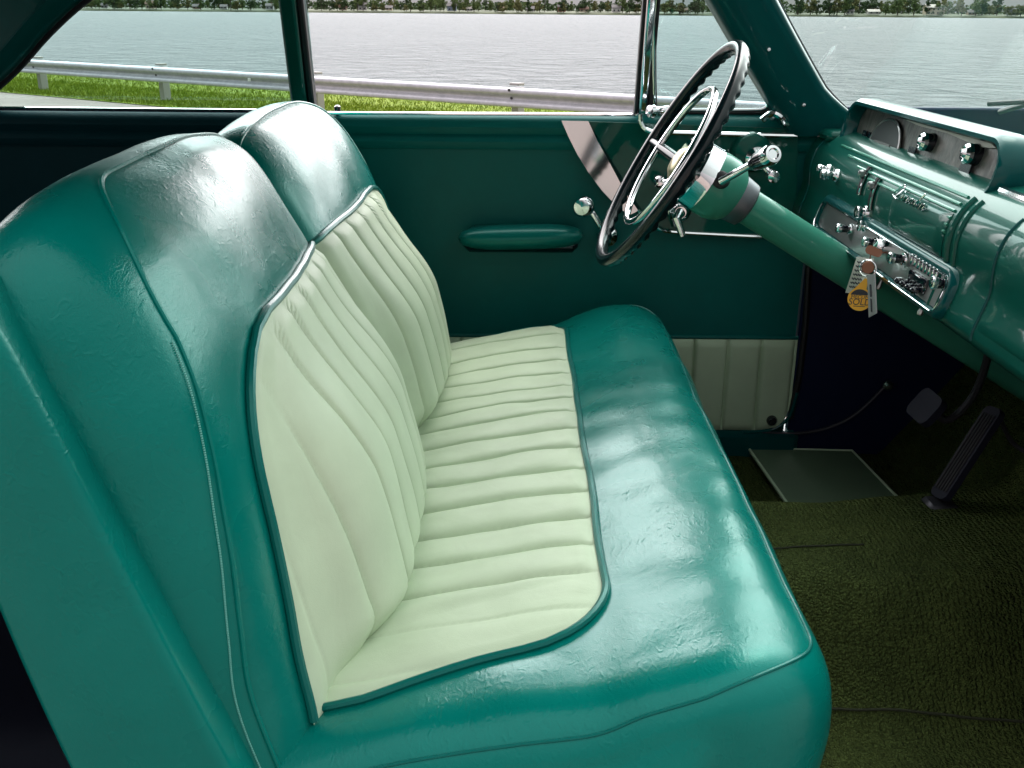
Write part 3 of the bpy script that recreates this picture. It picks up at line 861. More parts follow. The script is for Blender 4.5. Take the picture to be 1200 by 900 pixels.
# vent window winder with its boss
pv = dpt(884, 184, 2.13)
MB().lathe(pv + Vector((-.008, .01, .01)), (0, -1, 0), [(0, .042), (.012, .041), (.022, .034), (.026, .02), (.027, 0)], 24).build('winder_boss', M['paint'], door)
kn = dpt(905, 206, 2.07)
mb = MB(); mb.lathe(pv + Vector((0, -.015, 0)), (0, -1, 0), [(0, .024), (.014, .024), (.022, .016), (.024, 0)], 20)
mb.tube([pv + Vector((0, -.03, 0)), kn + Vector((0, .012, 0))], .007, 10)
mb.lathe(kn + Vector((0, .02, 0)), (0, -1, 0), [(0, .006), (.012, .013), (.026, .015), (.036, .012), (.038, 0)], 16)
mb.build('vent_winder', M['chrome'], door)
# inner door handle, lock plunger, small knob
hp = dpt(795, 246, 2.13); mb = MB()
mb.lathe(hp, (0, -1, 0), [(0, .026), (.014, .024), (.022, .014), (.03, .012)], 18)
mb.tube([hp + Vector((0, -.03, .0)), hp + Vector((-.01, -.045, -.01)), hp + Vector((.004, -.05, -.045))], [.011, .010, .007], 10)
mb.build('door_handle', M['chrome'], door)
hp = dpt(774, 212, 2.13); MB().lathe(hp, (-.2, -1, .1), [(0, .010), (.02, .008), (.024, .012), (.034, .012), (.038, .008), (.039, 0)], 16).build('lock_knob', M['chrome'], door)
hp = dpt(396, 139, 2.16); MB().lathe(hp, (0, 0, 1), [(-.02, .004), (.012, .004), (.014, .0065), (.024, .0065), (.027, .003), (.0275, 0)], 12).build('lock_button', M['gloss_black'], door)

# window division bar and vent window
def lean(z): return 2.185 - (z - 1.02) * .28              # tumblehome of the side glass
xb = at(752, 130, 2.16).x
mb = MB()
P = [Vector((xb + .004, lean(1.0), 1.0)), Vector((xb + .004, lean(1.44), 1.44))]
dn = (P[1] - P[0]); 
Mx = Matrix.Rotation(math.atan2(-dn.y, dn.z), 3, 'X')
mb.box((P[0] + P[1]) / 2, (.020, .030, dn.length), Mx, .006)
mb.build('division_bar', M['chrome'], door)
mb = MB(); mb.box((P[0] + P[1]) / 2 + Vector((-.0135, .004, 0)), (.007, .022, dn.length), Mx, .002); mb.box((P[0] + P[1]) / 2 + Vector((.0135, .004, 0)), (.007, .022, dn.length), Mx, .002)
mb.build('division_seal', M['black'], door)
vq = [(765, 128), (780, 131), (885, 131), (900, 128), (906, 118), (902, 105), (868, 48), (829, -8), (800, -50), (768, -50)]
vp = []
for px, py in vq:
    p = at(px, py, 2.16)
    for _ in range(4): p = at(px, py, lean(p.z))
    vp.append(p)
MB().prism(vp, (0, 1, 0), .005).build('vent_glass', M['glass'], door)
ring = [tuple(p) for p in vp]
MB().tube(cr(ring, 110, True), .010, 10, closed=True).build('vent_seal', M['black'], door)
MB().tube([Vector(p) + Vector((0, -.008, 0)) for p in cr([tuple((Vector(q) - Vector((.335, 2.13, 1.15))) * .955 + Vector((.335, 2.13, 1.15))) for q in ring], 110, True)], .0032, 8, closed=True).build('vent_frame', M['chrome'], door)
hp = at(770, 131, 2.13); mb = MB(); mb.lathe(hp, (-1, -.6, .1), [(-.02, .011), (.006, .011), (.012, .014), (.02, .012), (.022, 0)], 16)
mb.tube([hp + Vector((-.01, 0, 0)), hp + Vector((.02, -.004, .004)), hp + Vector((.05, .004, -.002))], [.007, .009, .005], 10)
mb.build('vent_latch', M['chrome'], door)

# ---------- body: rear quarter, pillars, roof, floor, cowl
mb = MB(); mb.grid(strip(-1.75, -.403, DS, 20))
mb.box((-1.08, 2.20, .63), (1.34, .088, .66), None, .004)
qp = mb.build('quarter_trim', M['shadevinyl'], car, ang=30)
MB().tube([at(0, 126.5, 2.15) + Vector((-.5, 0, 0)), at(352, 130.5, 2.15)], .0042, 8).build('sill_bead', M['chrome'], qp)
# quarter window arch
arc = cr([tuple(x) for x in ((-1.13, 1.02), (-1.06, 1.065), (-1.0, 1.108), (-.92, 1.175), (-.83, 1.238), (-.70, 1.31), (-.55, 1.355), (-.40, 1.375))], 50)
G = np.zeros((50, 6, 3))
for i, (x, z) in enumerate(arc):
    out = Vector((-.75 if i < 40 else -.2, 1.0)); nrm2 = Vector((-.62, .78))
    for j, (d, dy) in enumerate(((0, .03), (0, -.004), (.008, -.022), (.035, -.026), (.045, -.012), (.42, -.05))):
        xx, zz = x + nrm2.x * d, z + nrm2.y * d
        if j == 5: zz = max(min(zz, 1.46), 1.02 if i < 3 else zz)
        G[i, j] = (xx, lean(min(z, 1.42)) + dy - (.0 if j < 5 else .0), zz)
mb = MB().grid(G); mb.build('quarter_pillar', M['doorvinyl'], car, ang=60)
MB().tube([(x + .004, lean(z) - .006, z - .004) for x, z in arc], .0055, 8).build('quarter_seal', M['black'], qp)
gv = [(x, lean(z), z) for x, z in arc] + [(-.41, lean(1.02), 1.02)]
MB().prism(gv, (0, 1, 0), .005).build('quarter_glass', M['glass'], qp)
# door pillar
x0 = at(348, 100, 2.15).x; x1 = at(372, 100, 2.15).x
mb = MB(); P0, P1 = Vector((x0 + .009, lean(1.0) - .004, 1.0)), Vector((x0 + .004, lean(1.42) - .004, 1.42))
mb.box((P0 + P1) / 2 + Vector((-.006, 0, 0)), (.032, .05, (P1 - P0).length), Mx, .006); bp = mb.build('door_pillar', M['paint'], car)
mb = MB(); mb.box((P0 + P1) / 2 + Vector((.017, .004, 0)), (.014, .036, (P1 - P0).length), Mx, .004); mb.build('pillar_seal', M['black'], bp)
# windscreen pillar
mb = MB(); G = []
for q in np.linspace(-.08, 1.05, 30):
    z = 1.018 + q * .40; xc = .600 - .275 * q - .02 * math.sin(q * 2); y = 2.128 - q * .125
    flare = .055 * max(0, (.16 - q) / .24) ** 1.4
    sec = [(-.062, .035), (-.066, .012), (-.058, -.012), (-.03, -.020), (.02, -.018), (.05, -.014), (.062 + flare, -.006), (.068 + flare, .012), (.058 + flare, .04), (0, .045)]
    G.append([(xc + a, y + b_, z) for a, b_ in cr(sec, 60, True)])
mb.grid(np.array(G), closev=True); ap = mb.build('windscreen_pillar', M['paint_dark'], car, ang=50)
for px, py in ((901, 58), (942, 123)):
    p = at(px, py, 2.08); p = at(px, py, 2.128 - (p.z - 1.018) / .40 * .125 - .021)
    MB().lathe(p, (0, -1, .1), [(-.004, .0045), (.001, .0045), (.003, .003), (.0032, 0)], 12).build('screw', M['chrome'], ap)
MB().tube([Vector(G[i][int(60 * .62)]) + Vector((.004, -.004, 0)) for i in range(30)], .006, 8).build('windscreen_seal', M['black'], ap)
p0 = at(925, 142, 2.12)
mb = MB(); mb.tube(cr([tuple(at(893, 141, 2.125)), tuple(at(905, 133, 2.12)), tuple(at(915, 137, 2.115)), tuple(at(922, 147, 2.12))], 16), .007, 8); mb.build('pillar_clip', M['chrome'], ap)

# roof with headlining
G = []
for y in np.linspace(.78, 2.075, 30):
    q = (y - 1.43) / .65; row = []
    for x in np.linspace(-1.75, .34, 30):
        z = 1.40 + .075 * (1 - q * q) - .05 * max(0, (x - .05) / .29) ** 2 - .08 * max(0, (-1.0 - x) / .75) ** 2
        row.append((x, y, z))
    G.append(row)
G = np.array(G); mb = MB().grid(G); mb.grid(G + np.array([0, 0, .03])); 
mb.build('roof', M['paint_dark'], car)
for yy, nm in ((2.075, 'roof_rail'), (.80, 'roof_rail')):
    mb = MB(); mb.tube([(-1.75, yy, 1.36), (-1.0, yy, 1.395), (.0, yy, 1.40), (.30, yy, 1.385)], .03, 10); mb.build(nm, M['paint_dark'], car)
# dark rear enclosure
mb = MB(); mb.box((-1.20, .70, .62), (1.28, .05, .82), None, .02); mb.build('near_quarter', M['paint'], car)
mb = MB(); mb.box((-1.72, 1.43, .70), (.04, 1.36, .80), None, .01); mb.build('rear_bulkhead', M['navy'], car)
mb = MB(); mb.box((-.30, .715, .235), (1.9, .09, .13), None, .025); mb.build('rocker_sill', M['paint_dark'], car)
# floor carpet
nx, ny = 180, 120; P = np.zeros((nx, ny, 3))
def floor_z(x, y):
    c = 1.47; wd = .30 + .05 * max(0, x - .2)
    q = abs(y - c) / wd
    hump = (.155 + .10 * max(0, x - .55)) * (1 - sstep(.36, .98, q))
    toe = max(0, x - .84) * 1.35
    r_ = x - .84
    return .270 + float(hump) * (1 if x > -1 else 1) + toe + (.0)
for i, x in enumerate(np.linspace(-1.7, 1.12, nx)):
    for j, y in enumerate(np.linspace(.745, 2.15, ny)):
        P[i, j] = (x, y, floor_z(x, y) + .006 * nz((x, y, 0), 7, 3) + .003 * nz((x, y, 0), 19, 5))
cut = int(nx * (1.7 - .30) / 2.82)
rear_c = MB().grid(P[:cut + 1]).build('rear_carpet', vinyl('rear_carpet_shade', (.002, .003, .010), .9), car, ang=80); tag(rear_c, 'carpet over the rear floor with its shade painted in as dark navy')  # near-black colour paints in the shade the roof casts on the rear floor
carp = MB().grid(P[cut:]).build('floor_carpet', M['carpet'], car, ang=80); tag(carp, 'olive green loop pile carpet over the floor and tunnel')
# carpet seams
def cseam(pts, r_=.0028):
    out = []
    for q in np.linspace(0, 1, 60):
        k = q * (len(pts) - 1); i = min(int(k), len(pts) - 2); f = k - i
        x = pts[i][0] * (1 - f) + pts[i + 1][0] * f; y = pts[i][1] * (1 - f) + pts[i + 1][1] * f
        out.append((x, y, floor_z(x, y) + .006 * nz((x, y, 0), 7, 3) + .003 * nz((x, y, 0), 19, 5) + .0012))
    return out
M['seamdark'] = mat('carpet_binding', (.016, .021, .007), .9)
MB().tube(cseam([(.30, 1.215), (.62, 1.20), (1.0, 1.16)]), .0022, 6).build('carpet_seam', M['seamdark'], carp)
MB().tube(cseam([(.28, 1.425), (.40, 1.43), (.56, 1.44)]), .0018, 6).build('carpet_seam', M['seamdark'], carp)
# cowl sides, firewall
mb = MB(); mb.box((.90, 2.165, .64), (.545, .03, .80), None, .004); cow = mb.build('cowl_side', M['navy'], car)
MB().tube(cr([tuple(at(*q, 2.14)) for q in ((893, 506), (930, 508), (968, 502), (1003, 485), (1038, 452))], 30), .0036, 8).build('trim_edge', M['steel'], cow)
b = at(1040, 451, 2.135); MB().lathe(b, (0, -1, 0), [(0, .011), (.006, .011), (.012, .006), (.013, 0)], 14).build('trim_screw', M['brushed'], cow)
mb = MB(); mb.tube([at(948, 305, 2.145), at(944, 380, 2.145), at(937, 440, 2.145), at(926, 490, 2.145)], .007, 8); mb.build('door_seal', M['black'], cow)
mb = MB(); mb.box((-.30, 2.185, .245), (1.9, .11, .17), None, .012); mb.build('rocker_sill', M['paint_dark'], car)
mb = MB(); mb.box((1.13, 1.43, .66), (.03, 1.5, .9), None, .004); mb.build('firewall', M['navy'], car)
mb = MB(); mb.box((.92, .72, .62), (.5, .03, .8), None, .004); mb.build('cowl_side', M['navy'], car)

# ---------- windscreen, bonnet, wipers
G = []
for q in np.linspace(0, 1, 24):
    row = []
    for k in np.linspace(-1, 1, 40):
        y = 1.43 + .685 * k * (1 - .10 * q); xb_ = .98 - .31 * abs(k) ** 3.2; xt_ = .40 - .07 * abs(k) ** 3
        row.append((xb_ + (xt_ - xb_) * q + .02 * math.sin(q * PI), y, .995 + (1.40 - .995) * q))
    G.append(row)
ws = MB().grid(np.array(G)).build('windscreen', M['glass_ws'], car); tag(ws, 'green tinted curved windscreen')
mb = MB(); G = []
for x in list(np.linspace(.86, 1.1, 9)) + list(np.linspace(1.2, 2.5, 10)):
    G.append([(x, y, 1.008 - .034 * float(sstep(.97, 1.06, x)) - .03 * ((x - .86) / 1.6) ** 2 - .05 * abs((y - 1.43) / .75) ** 3 - (.0 if x > .9 else .02)) for y in np.linspace(.68, 2.18, 30)])
hood = mb.grid(np.array(G)).build('bonnet', M['paint'], car)
for k in range(5):
    x = .99 + .035 * k
    MB().tube([(x, 1.62, 1.013), (x, 1.82, 1.012), (x, 1.98, 1.006)], .006, 6).build('cowl_louvre', M['black'], hood)
p0, p1 = at(1158, 121.5, 1.86), at(1240, 117, 1.70)
mb = MB(); mb.tube([p0, p1], .0045, 6, flat=.6); mb.tube([at(1172, 131, 1.88), at(1203, 122, 1.80), at(1240, 113, 1.72)], .005, 8)
mb.build('wiper', M['black'], hood)

# ---------- dashboard
DB = [(.95, .990), (.80, 1.003), (.71, 1.007), (.668, 1.004), (.637, .995), (.612, .972), (.600, .945), (.597, .92), (.598, .892), (.592, .868), (.584, .84), (.587, .825), (.61, .812), (.70, .80), (.95, .80)]
yN, yF = .80, 2.135
c = cr(DB, 120); ysd = np.linspace(yN, yF, 80)
def dash_x(z):
    k = c[(c[:, 0] < .68)]; o_ = np.argsort(k[:, 1]); return float(np.interp(z, k[o_, 1], k[o_, 0]))
P = np.zeros((80, 120, 3))
for i, y in enumerate(ysd):
    for j, (x, z) in enumerate(c): P[i, j] = (x, y, z)
mb = MB().grid(P)
Pb = P.copy(); mb.add([tuple(p) for p in P[0]] , [tuple(range(120))]); mb.add([tuple(p) for p in P[-1]], [tuple(range(119, -1, -1))])
dash = mb.build('dashboard', M['paint'], car, ang=40); tag(dash, 'glossy green metal dashboard with chrome controls')
def proj(p):
    d = Vector(p) - Vector((0, 0, EYE)); k = FPX / d.dot(fw)
    return 600 + d.dot(rt) * k, 450 - d.dot(upv) * k
def onface(px, py):
    """point on the dash face under a pixel"""
    X = .6
    for _ in range(12):
        p = atx(px, py, X); X = dash_x(min(max(p.z, .82), .985))
    return atx(px, py, X)
# seams down the dash face
def dseam(y, z0, z1, r_, m_, nm, slant=0):
    pts = [(dash_x(z) - .0005, y + slant * (z - z0), z) for z in np.linspace(z0, z1, 26)]
    MB().tube(pts, r_, 8).build(nm, m_, dash)
dseam(2.085, .835, .985, .0022, M['paint_dark'], 'panel_seam')
dseam(1.385, .83, .986, .0045, M['paint'], 'panel_seam'); dseam(1.362, .83, .986, .0035, M['paint'], 'panel_seam')
dseam(1.245, .83, .985, .0022, M['paint_dark'], 'panel_seam')
# raised glove box lid face
G = []
for y in np.linspace(.90, 1.236, 10):
    G.append([(dash_x(z) - .005 * min(1, (z - .845) / .01, (.985 - z) / .01, (1.236 - y) / .01 + .2), y, z) for z in np.linspace(.846, .984, 24)])
MB().grid(np.array(G)).build('glovebox_lid', M['paint'], dash)
# chrome strip at the top of the passenger side
MB().tube([(.648, 1.365, 1.000), (.648, 1.1, 1.000), (.65, .82, .998)], .006, 8).build('dash_strip', M['chrome'], dash)
mb = MB(); mb.tube([(.668, 2.12, .997), (.668, 2.045, .999)], .005, 8); mb.build('dash_strip', M['chrome'], dash)
# ribs below the instrument hood
for k in range(6):
    z = .984 - .0095 * k; ylo, yhi = 1.405, 1.98 - .075 * k
    if k >= 4: yhi = 1.60
    MB().tube([(dash_x(z) - .0005, y, z) for y in np.linspace(ylo, yhi, 20)], .0026, 8).build('dash_rib', M['paint_light'], dash)
# raised plaque carrying the script
G = []
for y in np.linspace(1.405, 1.62, 16):
    rowp = []
    for z in np.linspace(.900, .962, 16):
        e = min(1, (y - 1.403) / .008, (1.625 - y) / .02, (z - .898) / .008, (.966 - z) / .008)
        rowp.append((dash_x(z) - .0045 * max(0, e), y, z))
    G.append(rowp)
MB().grid(np.array(G)).build('badge_plate', M['paint'], dash)
def text_mesh(s, size, depth, shear=0, res=4):
    cu = bpy.data.curves.new('t', 'FONT'); cu.body = s; cu.size = size; cu.extrude = depth; cu.shear = shear; cu.resolution_u = res
    cu.align_x = 'CENTER'; cu.align_y = 'CENTER'
    o = bpy.data.objects.new('t', cu); S.collection.objects.link(o)
    dg = bpy.context.evaluated_depsgraph_get(); me = bpy.data.meshes.new_from_object(o.evaluated_get(dg))
    vs = [v.co.copy() for v in me.vertices]; fs = [tuple(p.vertices) for p in me.polygons]
    bpy.data.objects.remove(o); bpy.data.curves.remove(cu); bpy.data.meshes.remove(me)
    return vs, fs
def frame(o, xdir, n):
    n = Vector(n).normalized(); x = Vector(xdir); x = (x - n * x.dot(n)).normalized(); y = n.cross(x)
    Mm = Matrix((x, y, n)).transposed().to_4x4(); Mm.translation = o; return Mm
ep = onface(1072, 233)
STROKE = [(-3.2, .2), (-2.9, 1.0), (-2.35, 1.9), (-2.0, 2.1), (-1.95, 1.7), (-2.3, .9), (-2.75, .15), (-3.1, -.05), (-2.9, .15), (-2.3, -.05), (-1.75, .1), (-1.45, .6), (-1.35, .9), (-1.5, .3), (-1.4, .02), (-1.1, .4), (-.9, .9), (-1.0, .4), (-1.1, 0),
          (-.85, .6), (-.55, .9), (-.45, .7), (-.55, .15), (-.35, .02), (-.05, .45), (.25, .85), (.3, .8), (.0, .7), (-.1, .25), (.15, .0), (.5, .3), (.75, .8), (.55, .5), (.6, .05), (.85, .1), (1.0, .55), (.8, .85), (1.1, .7),
          (1.5, 1.5), (1.65, 2.1), (1.5, 1.9), (1.35, .6), (1.45, .02), (1.8, .5), (2.0, .9), (1.95, .4), (1.85, 0), (2.1, .6), (2.4, .9), (2.5, .7), (2.4, .15), (2.6, 0), (3.1, .5)]
dn_ = Vector((-.02, 0, dash_x(ep.z + .004) - dash_x(ep.z - .016))).normalized()
Fm = frame(ep + Vector((-.002, 0, -.010)) + dn_ * .0065, (0, -1, 0), dn_)
mb = MB(); mb.tube([Fm @ Vector((a * .0222 + b_ * .003, b_ * .0108, .001)) for a, b_ in cr(STROKE, 260)], .0012, 6)
mb.lathe(Fm @ Vector((-1.30 * .0205, 1.35 * .0105, .0)), (-1, 0, .5), [(0, .0016), (.002, .0014)], 8)
mb.build('script_badge', M['chrome'], dash)

# instrument hood
def rrect(w_, h_, r_, n=10):
    out = []
    for cx, cy, a0 in ((w_ / 2 - r_, h_ / 2 - r_, 0), (-w_ / 2 + r_, h_ / 2 - r_, 90), (-w_ / 2 + r_, -h_ / 2 + r_, 180), (w_ / 2 - r_, -h_ / 2 + r_, 270)):
        for k in range(n): a = R(a0 + 90 * k / (n - 1)); out.append((cx + r_ * math.cos(a), cy + r_ * math.sin(a)))
    return out
yc, hw_ = 1.7135, .657
HZ0, HZ1 = .982, 1.056
def hood_ring(x, grow, zshift=0, tilt=.10):
    out = []
    for (a, b_) in rrect(hw_ + 2 * grow, HZ1 - HZ0 + 2 * grow, .035 + grow):
        z = (HZ0 + HZ1) / 2 + b_ + zshift; out.append((x + (z - HZ0) * tilt * 2.2, yc - a, z))
    return out
G = [hood_ring(.690, -.004), hood_ring(.640, -.003), hood_ring(.633, .001), hood_ring(.632, .007), hood_ring(.638, .012), hood_ring(.665, .013, -.001), hood_ring(.70, .011, -.010, .08), hood_ring(.75, .006, -.032, .04), hood_ring(.80, .0, -.066, 0)]
ih = MB().grid(np.array(G), closev=True).build('instrument_hood', M['paint_dark'], dash, ang=50)
# instrument face
mt = mat('instrument_face', (.3, .3, .28), .35, .1); v = coords(mt)
lk(mt, ramp(mt, ntex(mt, coords(mt, (1, 1, .35)), 60, 4, .7), [(.35, (.05, .055, .054)), (.65, (.16, .155, .14))]), bsdf(mt).inputs['Base Color'])
lk(mt, bump(mt, ntex(mt, coords(mt, (1, 1, .2)), 160, 2), .4, .002), bsdf(mt).inputs['Normal'])
r_ = hood_ring(.660, -.004)
fcm = MB(); fcm.add(r_, [tuple(range(len(r_)))]); face = fcm.build('instrument_face', mt, dash)
def fpt(y, z, off=0): return Vector((.660 + (z - HZ0) * .22 - off, y, z))
def fpoly(pp, off, th=.003): return [fpt(y, z, off) for y, z in pp]
arcp = [(1.86 + .075 * math.cos(a), .992 + .052 * math.sin(a)) for a in np.linspace(0, PI, 24)]
MB().prism(fpoly(arcp, .004), (-1, 0, .2), .003).build('speedometer', mat('dial_dark', (.055, .058, .06), .3), dash)
MB().tube([fpt(y, z, .006) for y, z in arcp], .0025, 6).build('dial_rim', M['brushed'], dash)
MB().prism(fpoly([(1.90, 1.004), (1.82, 1.004), (1.82, .995), (1.90, .995)], .009), (-1, 0, .2), .002).build('odometer', mat('odo_grey', (.16, .165, .16), .4), dash)
for ya_, yb_, za, zb2 in ((1.985, 1.965, 1.012, .998), (1.955, 1.943, 1.012, .998), (1.745, 1.715, 1.012, .994), (1.535, 1.50, 1.03, 1.0)):
    MB().prism(fpoly([(ya_, za), (yb_, za), (yb_, zb2), (ya_, zb2)], .003), (-1, 0, .2), .003).build('gauge_window', M['gloss_black'], dash)
MB().prism(fpoly([(1.80, 1.062), (1.73, 1.068), (1.62, 1.062), (1.50, 1.055), (1.45, 1.045), (1.50, 1.040), (1.62, 1.046), (1.74, 1.045), (1.80, 1.048)], .002), (-1, 0, .2), .002).build('gauge_strip', mat('gauge_cream', (.42, .43, .36), .4), dash)
def bigknob(px, py, x_, rr, nm='instrument_knob'):
    o_ = atx(px, py, x_); ax = Vector((-1, -.02, .12)).normalized(); o0 = o_ - ax * .045
    MB().lathe(o0, ax, [(-.01, rr * 1.25), (.002, rr * 1.25), (.006, rr * 1.0), (.008, rr * .7)], 24).build('knob_bezel', M['chrome'], dash)
    k = MB().lathe(o0, ax, [(.004, rr * .72), (.012, rr * .98), (.03, rr * .92), (.042, rr * .80), (.043, 0)], 24).build(nm, M['gloss_black'], dash)
    mb = MB(); mb.lathe(o0, ax, [(.0425, rr * .86), (.048, rr * .84), (.052, rr * .6), (.050, rr * .4), (.054, rr * .3), (.055, 0)], 24)
    mb.build('knob_cap', M['chrome'], dash)
bigknob(1082, 166, .655, .017); bigknob(1134, 180, .655, .018)

# lower control strip: a chrome tray set in a painted surround
def strip_pt(y, z, off): return Vector((dash_x(z) - off, y, z))
yA_, yB_ = 1.345, 1.945; zA, zB = .838, .884
def srr(grow, off, n=8):
    out = []
    for (a, b_) in rrect(yB_ - yA_ + 2 * grow, zB - zA + 2 * grow, .016 + max(grow, -.01), n):
        z = (zA + zB) / 2 + b_; out.append(tuple(strip_pt((yA_ + yB_) / 2 - a, z, off)))
    return out
G = [srr(.016, -.004), srr(.014, .006), srr(.008, .010), srr(.003, .009), srr(0.0, .002)]
MB().grid(np.array(G), closev=True).build('strip_surround', M['paint_dark'], dash, ang=60)
q = srr(-.001, .003); mb = MB(); mb.add(q, [tuple(range(len(q)))]); mb.build('control_strip', M['brushed'], dash)
MB().tube(srr(.002, .0105), .0012, 6, closed=True).build('strip_trim', M['chrome'], dash)
def knob(px, py, rr, length, body='gloss_black', nm='control_knob', off=.012, tip=True):
    f_ = onface(px, py); ax = Vector((-1, -.05, .10)).normalized(); y_, z_ = f_.y, f_.z
    # pixel marks the tip; step back along the axis
    o_ = None; X = f_.x - length
    qx, qy = px, py
    for _ in range(10):
        o0 = onface(qx, qy); tx_, ty_ = proj(o0 + ax * length); qx += px - tx_; qy += py - ty_
    MB().lathe(o0, ax, [(-.012, rr * 1.2), (.003, rr * 1.2), (.006, rr * 1.0), (.007, rr * .5)], 20).build('knob_bezel', M['chrome'], dash)
    MB().lathe(o0, ax, [(.004, rr * .55), (.010, rr * .75), (length * .7, rr * .85), (length * .75, rr * .8)], 20).build(nm, M[body], dash)
    mb = MB(); mb.lathe(o0, ax, [(length * .72, rr * .95), (length * .8, rr), (length * .95, rr * .95), (length, rr * .7), (length * .985, rr * .45), (length * 1.01, rr * .3), (length * 1.01, 0)], 20)
    mb.build('knob_cap', M['chrome'], dash)
for px, py, rr, ln, bd in ((962, 204, .010, .030, 'chrome'), (958, 197, .008, .022, 'chrome'), (1002.5, 248, .0105, .020, 'chrome'), (1005.5, 264, .0095, .016, 'chrome'),
                           (980, 267, .0085, .028, 'gloss_black'), (1011, 283, .0085, .026, 'gloss_black'), (1041, 302, .0092, .028, 'gloss_black'), (1091, 331, .0095, .025, 'gloss_black')):
    knob(px, py, rr, ln, bd)
kf = onface(1040, 290); MB().lathe(kf + Vector((0, 0, .0)), (-1, 0, .2), [(-.005, .012), (.012, .012), (.02, .009), (.021, 0)], 16).build('switch', M['chrome'], dash)
# radio grille bars and push buttons
for i in range(8):
    p = onface(1074 + i * 4.2, 304 + i * 2.6)
    MB().box(p + Vector((-.006, 0, .0)), (.006, .005, .017), None, .0015).build('grille_bar', M['chrome'], dash)
p = onface(1073, 326); q2 = onface(1086, 335)
MB().box(p.lerp(q2, .5) + Vector((-.004, 0, 0)), (.008, (p - q2).length * 1.5, .022), None, .002).build('radio_dial', M['gloss_black'], dash)
for i in range(4):
    p = onface(1063 + i * 6.3, 326.5 + i * 3.8); MB().box(p + Vector((-.012, 0, -.003)), (.014, .012, .009), None, .003).build('radio_button', M['gloss_black'], dash)
# heater lever slots curving down the face
for px0, py0, px1, py1 in ((1013, 193, 1016, 232), (1027, 207, 1025, 248)):
    a1, b1 = onface(px0, py0), onface(px1, py1)
    yy = (a1.y + b1.y) / 2; pts = [(dash_x(z) - .001, yy, z) for z in np.linspace(a1.z, b1.z, 14)]
    MB().tube(pts, .0055, 8).build('lever_slot', M['black'], dash)
    MB().tube([Vector(p_) + Vector((-.003, -.0075, 0)) for p_ in pts], .0018, 6).build('slot_edge', M['chrome'], dash)
    MB().box(Vector(pts[3]) + Vector((-.008, 0, 0)), (.014, .008, .014), None, .003).build('heater_lever', M['brushed'], dash)
mb = MB(); mb.box((.70, 2.10, .990), (.17, .10, .022), None, .008); mb.build('cowl_corner', M['paint'], car)
# underside wires and a small switch
for px, py in ((1031, 333), (1080, 363), (1098, 367)):
    p = atz(px, py, .806); MB().lathe(p, (-.3, 0, -1), [(-.008, .003), (.0, .004), (.004, .005), (.008, .004), (.009, 0)], 8).build('bracket_screw', M['brushed'], dash)

# ---------- steering
CA = Vector((.86, 0, -.51)).normalized()      # column axis, away from the driver
WC = at(782, 182, 1.75)
u_ = Vector((0, 1, 0)); v_ = CA.cross(u_).normalized()
def wp(a, r__, d): return WC + (u_ * math.cos(a) + v_ * math.sin(a)) * r__ + CA * d
RW = .203
mb = MB(); nseg = 312; n = 14
rings = []
for i in range(nseg):
    a = 2 * PI * i / nseg; rad = (u_ * math.cos(a) + v_ * math.sin(a)); row = []
    w_ = .5 + .5 * math.cos(i * 2 * PI / nseg * 52); w_ = w_ ** .8
    for j in range(n):
        b_ = 2 * PI * j / n; ca, sa = math.cos(b_), math.sin(b_)
        ex = .0105; ez = .0105 + (.0045 * w_ if sa > .2 else 0) * max(0, sa)
        row.append(WC + rad * (RW + ca * ex) + CA * (sa * ez))
    rings.append(row)
mb.grid(np.array([[tuple(p) for p in r__] for r__ in rings]), closeu=True, closev=True)
whl = mb.build('steering_wheel', M['wheel'], car, ang=60); tag(whl, 'thin dark steering wheel with chrome horn ring')
MB().tube([wp(2 * PI * i / 120, .127, .004) for i in range(120)], .0062, 10, closed=True).build('horn_ring', M['chrome'], whl)
for sg in (0, PI):
    mb = MB()
    for da in (0.0,):
        mb.tube([wp(sg + da * .6, .05, .045), wp(sg + da, .10, .025), wp(sg + da, .17, .010), wp(sg + da * 1.25, RW, .002)], [.011, .010, .009, .010], 10)
    mb.build('spoke', M['wheel'], whl)
    mb = MB(); mb.tube([wp(sg, .05, .034), wp(sg, .10, .014), wp(sg, .127, .004)], [.009, .008, .007], 10); mb.build('horn_spoke', M['wheel'], whl)
MB().lathe(WC + CA * .060, -CA, [(0, .050), (.018, .052), (.03, .046), (.034, .040)], 36).build('hub', M['wheel'], whl)
MB().lathe(WC + CA * .030, -CA, [(0, .050), (.006, .050), (.009, .044), (.004, .040)], 36).build('hub_bezel', M['chrome'], whl)
MB().lathe(WC + CA * .030, -CA, [(0, .036), (.006, .034), (.016, .02), (.018, 0)], 30).build('medallion', mat('medallion_gold', (.40, .36, .22), .3, .6), whl)

mb = MB(); mb.lathe(WC, CA, [(.074, .054), (.09, .057), (.110, .057), (.128, .050), (.142, .036)], 40)
mb.lathe(WC, CA, [(.15, .031), (.98, .031)], 32)
col = mb.build('steering_column', M['paint_light'], car, ang=40); tag(col, 'light green steering column running down to the floor')
MB().lathe(WC, CA, [(.048, .050), (.052, .056), (.074, .0565), (.078, .0575), (.080, .055)], 40).build('chrome_band', M['chrome'], col)
MB().lathe(WC, CA, [(.134, .040), (.138, .042), (.162, .0385), (.165, .034)], 36).build('collar', mat('worn_collar', (.10, .11, .12), .4, .7), col)
